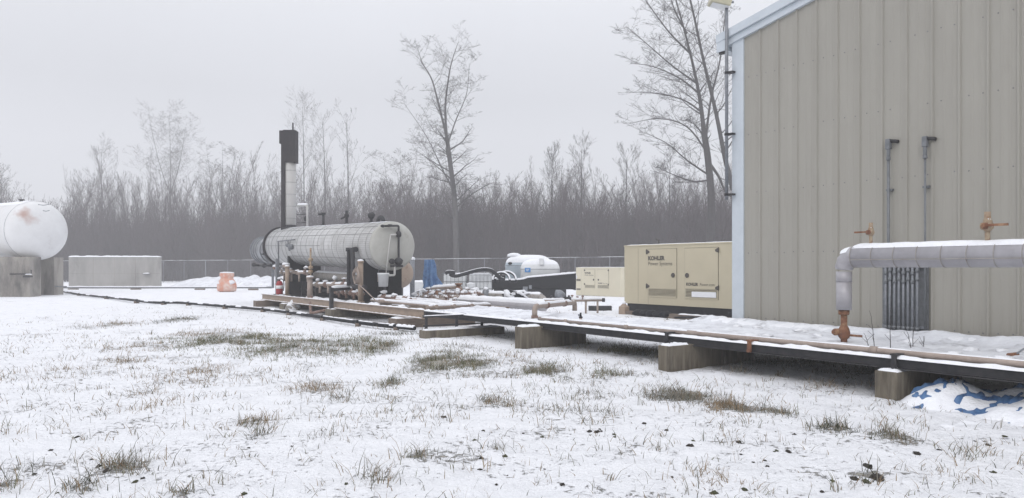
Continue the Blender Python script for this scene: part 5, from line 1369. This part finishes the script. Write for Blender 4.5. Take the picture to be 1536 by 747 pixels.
def add_np(name, v, f, m_, parent=None, org=(0, 0, 0)):
    org = np.array(org, dtype=np.float32)
    me = np_mesh(name, v - org, f, [M[m_]]); o = bpy.data.objects.new(name, me); COL.objects.link(o)
    if parent is not None: o.parent = parent
    else: o.location = tuple(org)
    return o
rr_ = np.full(len(S_), .0022)
v_, f_ = prisms(S_[:, 0], S_[:, 1], rr_, rr_)
add_np('wire_mesh', v_, f_, 'galv', t, tuple(fl[2]))

# ---------------------------------------------------------------- bare trees
class Tree:
    def __init__(s, seed, minr=.007): s.minr = minr; s.r = random.Random(seed); s.tr = []; s.br = []
    def branch(s, p, d, L_, rad, depth, up=.25, wig=.18, kids=(6, 5, 4), spread=.8, out=None):
        n = max(3, int(L_ / (.55 if depth < 2 else .3))) if depth < 3 else 3
        n = min(n, 14); pts = [Vector(p)]; d = Vector(d).normalized(); q = Vector(p)
        for i in range(n):
            d = (d + Vector((s.r.gauss(0, wig), s.r.gauss(0, wig), s.r.gauss(0, wig) + up * (.5 if depth else .2))) * (.55)).normalized()
            q = q + d * (L_ / n); pts.append(q)
        rs = [max(s.minr, rad * (1 - .82 * i / n)) for i in range(n + 1)]
        for i in range(n): (s.tr if depth == 0 else s.br).append((pts[i], pts[i + 1], rs[i], rs[i + 1]))
        if depth < len(kids):
            s.sprout(pts, rs, depth, kids, spread, up, wig, L_)
    def sprout(s, pts, rs, depth, kids, spread, up, wig, L_, lo=.25, lenf=(.35, .62)):
        nk = kids[depth]; n = len(pts) - 1
        for k in range(nk):
            f = lo + (1 - lo) * (k + s.r.random()) / nk; i = min(n - 1, int(f * n)); w_ = f * n - i
            p = pts[i].lerp(pts[i + 1], max(0, min(1, w_))); dd = (pts[i + 1] - pts[i]).normalized()
            a = s.r.uniform(0, 2 * PI); side = Vector((math.cos(a), math.sin(a), s.r.uniform(-.15, .35)))
            nd = (dd * (1 - spread * .6) + side * spread).normalized()
            if depth > 0: lenf = (.38, .8)
            ll = L_ * s.r.uniform(*lenf) * (1.05 - .55 * f)
            s.branch(p, nd, ll, max(s.minr * 1.1, rs[i] * s.r.uniform(.28, .48)), depth + 1, up, wig, kids, spread)
    def trunk(s, pts, r0, r1, kids, spread=.8, up=.2, wig=.2, lo=.3, lenf=(.2, .34)):
        P = smooth_path([Vector(p) for p in pts], 5); n = len(P) - 1
        Ln = sum((P[i + 1] - P[i]).length for i in range(n))
        rs = [r0 + (r1 - r0) * (i / n) ** .8 for i in range(n + 1)]
        for i in range(n): s.tr.append((P[i], P[i + 1], rs[i], rs[i + 1]))
        s.sprout(P, rs, 0, kids, spread, up, wig, Ln, lo, lenf)
    def arrays(s, L_, n):
        P0 = np.array([list(a[0]) for a in L_]); P1 = np.array([list(a[1]) for a in L_]); r0 = np.array([a[2] for a in L_]); r1 = np.array([a[3] for a in L_])
        return prisms(P0, P1, r0, r1, n)
def put_tree(T, name, label, base, m1='bark', m2='bark', grp='bare trees standing above the woods'):
    t = thing(name, label, 'tree', base, grp)
    v_, f_ = T.arrays(T.tr, 8); add_np('trunk', v_, f_, m1, t, tuple(base))
    v_, f_ = T.arrays(T.br, 3); add_np('crown', v_, f_, m2, t, tuple(base))
# the tall central tree
Y1 = 73.0; T = Tree(11); g_ = lambda px, py, Y=Y1: rY(px, py, Y)
T.trunk([g_(685, 426), g_(684, 370), g_(682, 300), g_(676, 250), g_(670, 205)], .33, .20, (20, 8, 5, 2), .95, .08, .24, .38, (.2, .42))
T.trunk([g_(670, 205), g_(660, 165), g_(648, 120), g_(634, 95), g_(626, 72)], .14, .015, (20, 6, 4), .8, .2, .27, .1, (.22, .48))
T.trunk([g_(670, 205), g_(668, 160), g_(674, 110), g_(680, 85), g_(688, 62)], .14, .015, (20, 6, 4), .8, .2, .27, .1, (.22, .48))
T.trunk([g_(680, 285), g_(664, 255), g_(640, 205), g_(606, 155)], .09, .012, (14, 6, 4, 2), .8, .2, .27, .2, (.25, .5))
T.trunk([g_(672, 215), g_(684, 180), g_(700, 140), g_(704, 95)], .09, .012, (14, 6, 4, 2), .8, .2, .27, .2, (.25, .5))
put_tree(T, 'bare_tree', 'tall bare tree with a snow flecked trunk standing alone behind the totes', Vector((g_(685, 426).x, Y1, 0)), 'bark2')
# the big right tree
Y2 = 58.0; T = Tree(23); g_ = lambda px, py, Y=Y2: rY(px, py, Y)
K_ = (8, 5, 4, 2)
T.trunk([g_(1066, 432), g_(1066, 370), g_(1067, 300), g_(1062, 240), g_(1056, 200)], .36, .24, (2, 3, 2), .8, .1, .2, .8, (.1, .2))
T.trunk([g_(1056, 200), g_(1050, 150), g_(1040, 100), g_(1025, 40), g_(1005, -30)], .20, .04, (18, 6, 4, 1), .8, .25, .22, .08, (.18, .36))
T.trunk([g_(1100, 285), g_(1088, 240), g_(1074, 170), g_(1055, 90), g_(1040, 20), g_(1025, -40)], .24, .05, (20, 6, 4), .8, .25, .22, .15, (.15, .32))
T.trunk([g_(1066, 300), g_(1080, 262), g_(1096, 285)][::-1] and [g_(1064, 245), g_(1078, 265), g_(1090, 290), g_(1110, 300)], .14, .05, (3, 3, 2), .7, .2, .2, .3, (.3, .5))
T.trunk([g_(1058, 215), g_(1066, 150), g_(1080, 90), g_(1088, 20), g_(1096, -30)], .11, .02, (18, 6, 4, 1), .8, .25, .2, .15, (.16, .34))
for pts in ([(1062, 262), (1030, 240), (1000, 215), (965, 198)], [(1058, 225), (1030, 190), (990, 178), (945, 185)], [(1052, 168), (1025, 150), (985, 140), (945, 138)],
            [(1045, 125), (1010, 100), (975, 70), (940, 40)], [(1035, 80), (1005, 50), (975, 10), (955, -20)], [(1064, 270), (1040, 272), (1010, 262), (985, 250)],
            [(1048, 140), (1020, 118), (980, 100), (945, 95)], [(1030, 50), (1010, 10), (1000, -30)], [(1058, 208), (1045, 190), (1032, 180)]):
    P_ = [g_(a, b, Y2 + R.uniform(-.2, .2) - 1.2 * i * (1 if pts[0][0] % 2 else -1)) for i, (a, b) in enumerate(pts)]
    T.trunk(P_, .085, .014, (18, 6, 4), .75, .12, .24, .08, (.2, .5))
put_tree(T, 'bare_tree', 'big spreading bare tree rising behind the beige generator and building corner', Vector((g_(1066, 432).x, Y2, 0)))
# others standing over the wood
def simple_tree(px, ytop, Y, lean, r0, seed, label, kids=(20, 5, 4), spread=.7, lo=.45, fork=None):
    T = Tree(seed); g_ = lambda px, py: rY(px, py, Y)
    zt = g_(px, ytop).z; b = Vector((xa(px, Y), Y, 0))
    if fork:
        zf = zt * fork; q = b + Vector((lean * .3, 0, zf))
        T.trunk([b, b + Vector((lean * .1, 0, zf * .5)), q], r0, r0 * .6, (4, 4, 3), spread, .2, .2, .6, (.15, .3))
        for sg, k in ((-1, .22), (1, .2), (.2, .05)):
            top = Vector((b.x + lean + sg * zt * k * .6, Y + R.uniform(-1, 1), zt * (1 if sg < .5 else .93)))
            T.trunk([q, q.lerp(top, .4) + Vector((sg * .5, 0, .2)), top], r0 * .4, .012, (int(kids[0] * .8),) + tuple(k_ + 1 for k_ in kids[1:]) + (2,), spread + .1, .22, .24, .1, (.25, .55))
    else:
        T.trunk([b, b + Vector((lean * .2, 0, zt * .4)), b + Vector((lean * .5, 0, zt * .75)), b + Vector((lean, 0, zt))], r0, .015, (int(kids[0] * 1.3),) + tuple(kids[1:]) + (2,), spread, .22, .22, lo, (.14, .30))
    put_tree(T, 'bare_tree', label, b)
simple_tree(256, 168, 135, -.3, .24, 31, 'hazy bare tree with a forked crown rising highest above the woods on the left', (26, 5, 4), .7, .4, .5)
simple_tree(330, 222, 122, .6, .2, 32, 'crooked bare tree just right of the highest tree on the left', (18, 5, 4), .8, .4, .5)
simple_tree(152, 228, 125, 0, .16, 33, 'hazy narrow bare tree above the woods nearest the white storage tank', (22, 5, 4), .5, .35)
simple_tree(457, 158, 135, -.4, .22, 34, 'pale hazy bare tree directly right of the dark stack', (20, 5, 4), .55, .4)
simple_tree(489, 182, 115, -.5, .17, 35, 'second slim bare tree to the right of the dark stack', (16, 4, 4), .5, .45)
simple_tree(524, 184, 100, -.4, .15, 36, 'slim leaning bare pole like tree above the near half of the heater vessel', (10, 4, 3), .5, .5)
simple_tree(598, 236, 100, .2, .17, 37, 'small bare tree with a Y fork just left of the tall lone tree', (18, 5, 4), .75, .3, .5)
simple_tree(828, 235, 80, 0, .16, 38, 'narrow dense bare tree above the white tanks in the tub', (22, 5, 4), .4, .3)
simple_tree(872, 225, 86, 0, .15, 39, 'hazy bare tree behind the small cream generator', (22, 5, 4), .45, .3)
simple_tree(938, 235, 82, .2, .16, 40, 'narrow bare tree just above the left end of the beige generator', (20, 5, 4), .45, .3)
simple_tree(1003, 235, 84, .2, .16, 41, 'low bare tree above the middle of the beige generator', (22, 5, 4), .5, .3)
simple_tree(2, 262, 115, 0, .2, 42, 'shaggy bare tree at the far left edge above the storage tank', (26, 6, 4), .6, .2)

# ---------------------------------------------------------------- the wood behind the fence
protos = []
for k in range(9):
    T = Tree(100 + k, .0052); rnd_ = T.r
    T.trunk([Vector((0, 0, 0)), Vector((rnd_.gauss(0, .15), rnd_.gauss(0, .15), .35)), Vector((rnd_.gauss(0, .3), rnd_.gauss(0, .3), .7)) * 1.0, Vector((rnd_.gauss(0, .04), 0, 1.0))][:1] +
            [Vector((rnd_.gauss(0, .2), rnd_.gauss(0, .2), 4.5)), Vector((rnd_.gauss(0, .35), rnd_.gauss(0, .35), 8.5)), Vector((rnd_.gauss(0, .4), rnd_.gauss(0, .4), 12.5))],
            .065, .010, (30, 4, 2), .36, .42, .13, .22, (.07, .19))
    v_, f_ = T.arrays(T.tr + [b for b in T.br], 3); print('proto', len(v_)); protos.append((v_, f_))
brush = []
for k in range(5):
    T = Tree(300 + k, .009)
    for j in range(9):
        a = T.r.uniform(0, 2 * PI); T.branch(Vector((T.r.gauss(0, .5), T.r.gauss(0, .5), 0)), Vector((math.cos(a) * .3, math.sin(a) * .3, 1)), T.r.uniform(2.2, 4.6), .025, 1, .3, .14, (0, 6, 3), .5)
    brush.append(T.arrays(T.br, 3))
VV = []; FF = []; off = 0
def stamp(pr, x, y, sc, sz, rot):
    global off
    v, f = pr; c_, s_ = math.cos(rot), math.sin(rot)
    w_ = np.empty_like(v); w_[:, 0] = (v[:, 0] * c_ - v[:, 1] * s_) * sc + x; w_[:, 1] = (v[:, 0] * s_ + v[:, 1] * c_) * sc + y; w_[:, 2] = v[:, 2] * sz - .1; w_[:, 0] += v[:, 2] * R.gauss(0, .016)
    VV.append(w_); FF.append(f + off); off += len(v)
for k in range(1800):
    y = R.uniform(80, 125) if k % 4 else R.uniform(72, 82)
    px = R.uniform(-160, 1290)
    x = xa(px, y)
    if px < 560: y += 20; x = xa(px, y)      # the edge of the wood steps back on the left
    if px > 1000 and R.random() < .3: y -= 12; x = xa(px, y)
    hs = .86 + .34 * mn.noise(Vector((x * .10, 3, 1))) + .18 * mn.noise(Vector((x * .5, 8, 1))) + R.uniform(-.22, .16) + (.25 if R.random() < .04 else 0)
    if 20 < px < 105: hs *= .72
    if 560 < px < 640: hs *= .86
    stamp(protos[k % 9], x, y, R.uniform(.9, 1.5), hs * (y / 90), R.uniform(0, 6.28))
for k in range(3200):
    y = R.uniform(74, 118); px = R.uniform(-160, 1290)
    if px < 560: y += 12
    stamp(brush[k % 5], xa(px, y), y, R.uniform(.8, 1.4), R.uniform(.8, 1.9), R.uniform(0, 6.28))
v_ = np.concatenate(VV); f_ = np.concatenate(FF)
o = add_np('woodland', v_, f_, 'brush'); tag(o, 'dense misty wood of leafless saplings and brush behind the fence', 'woods', kind='stuff')
print('forest verts', len(v_), 'blades', len(GX))
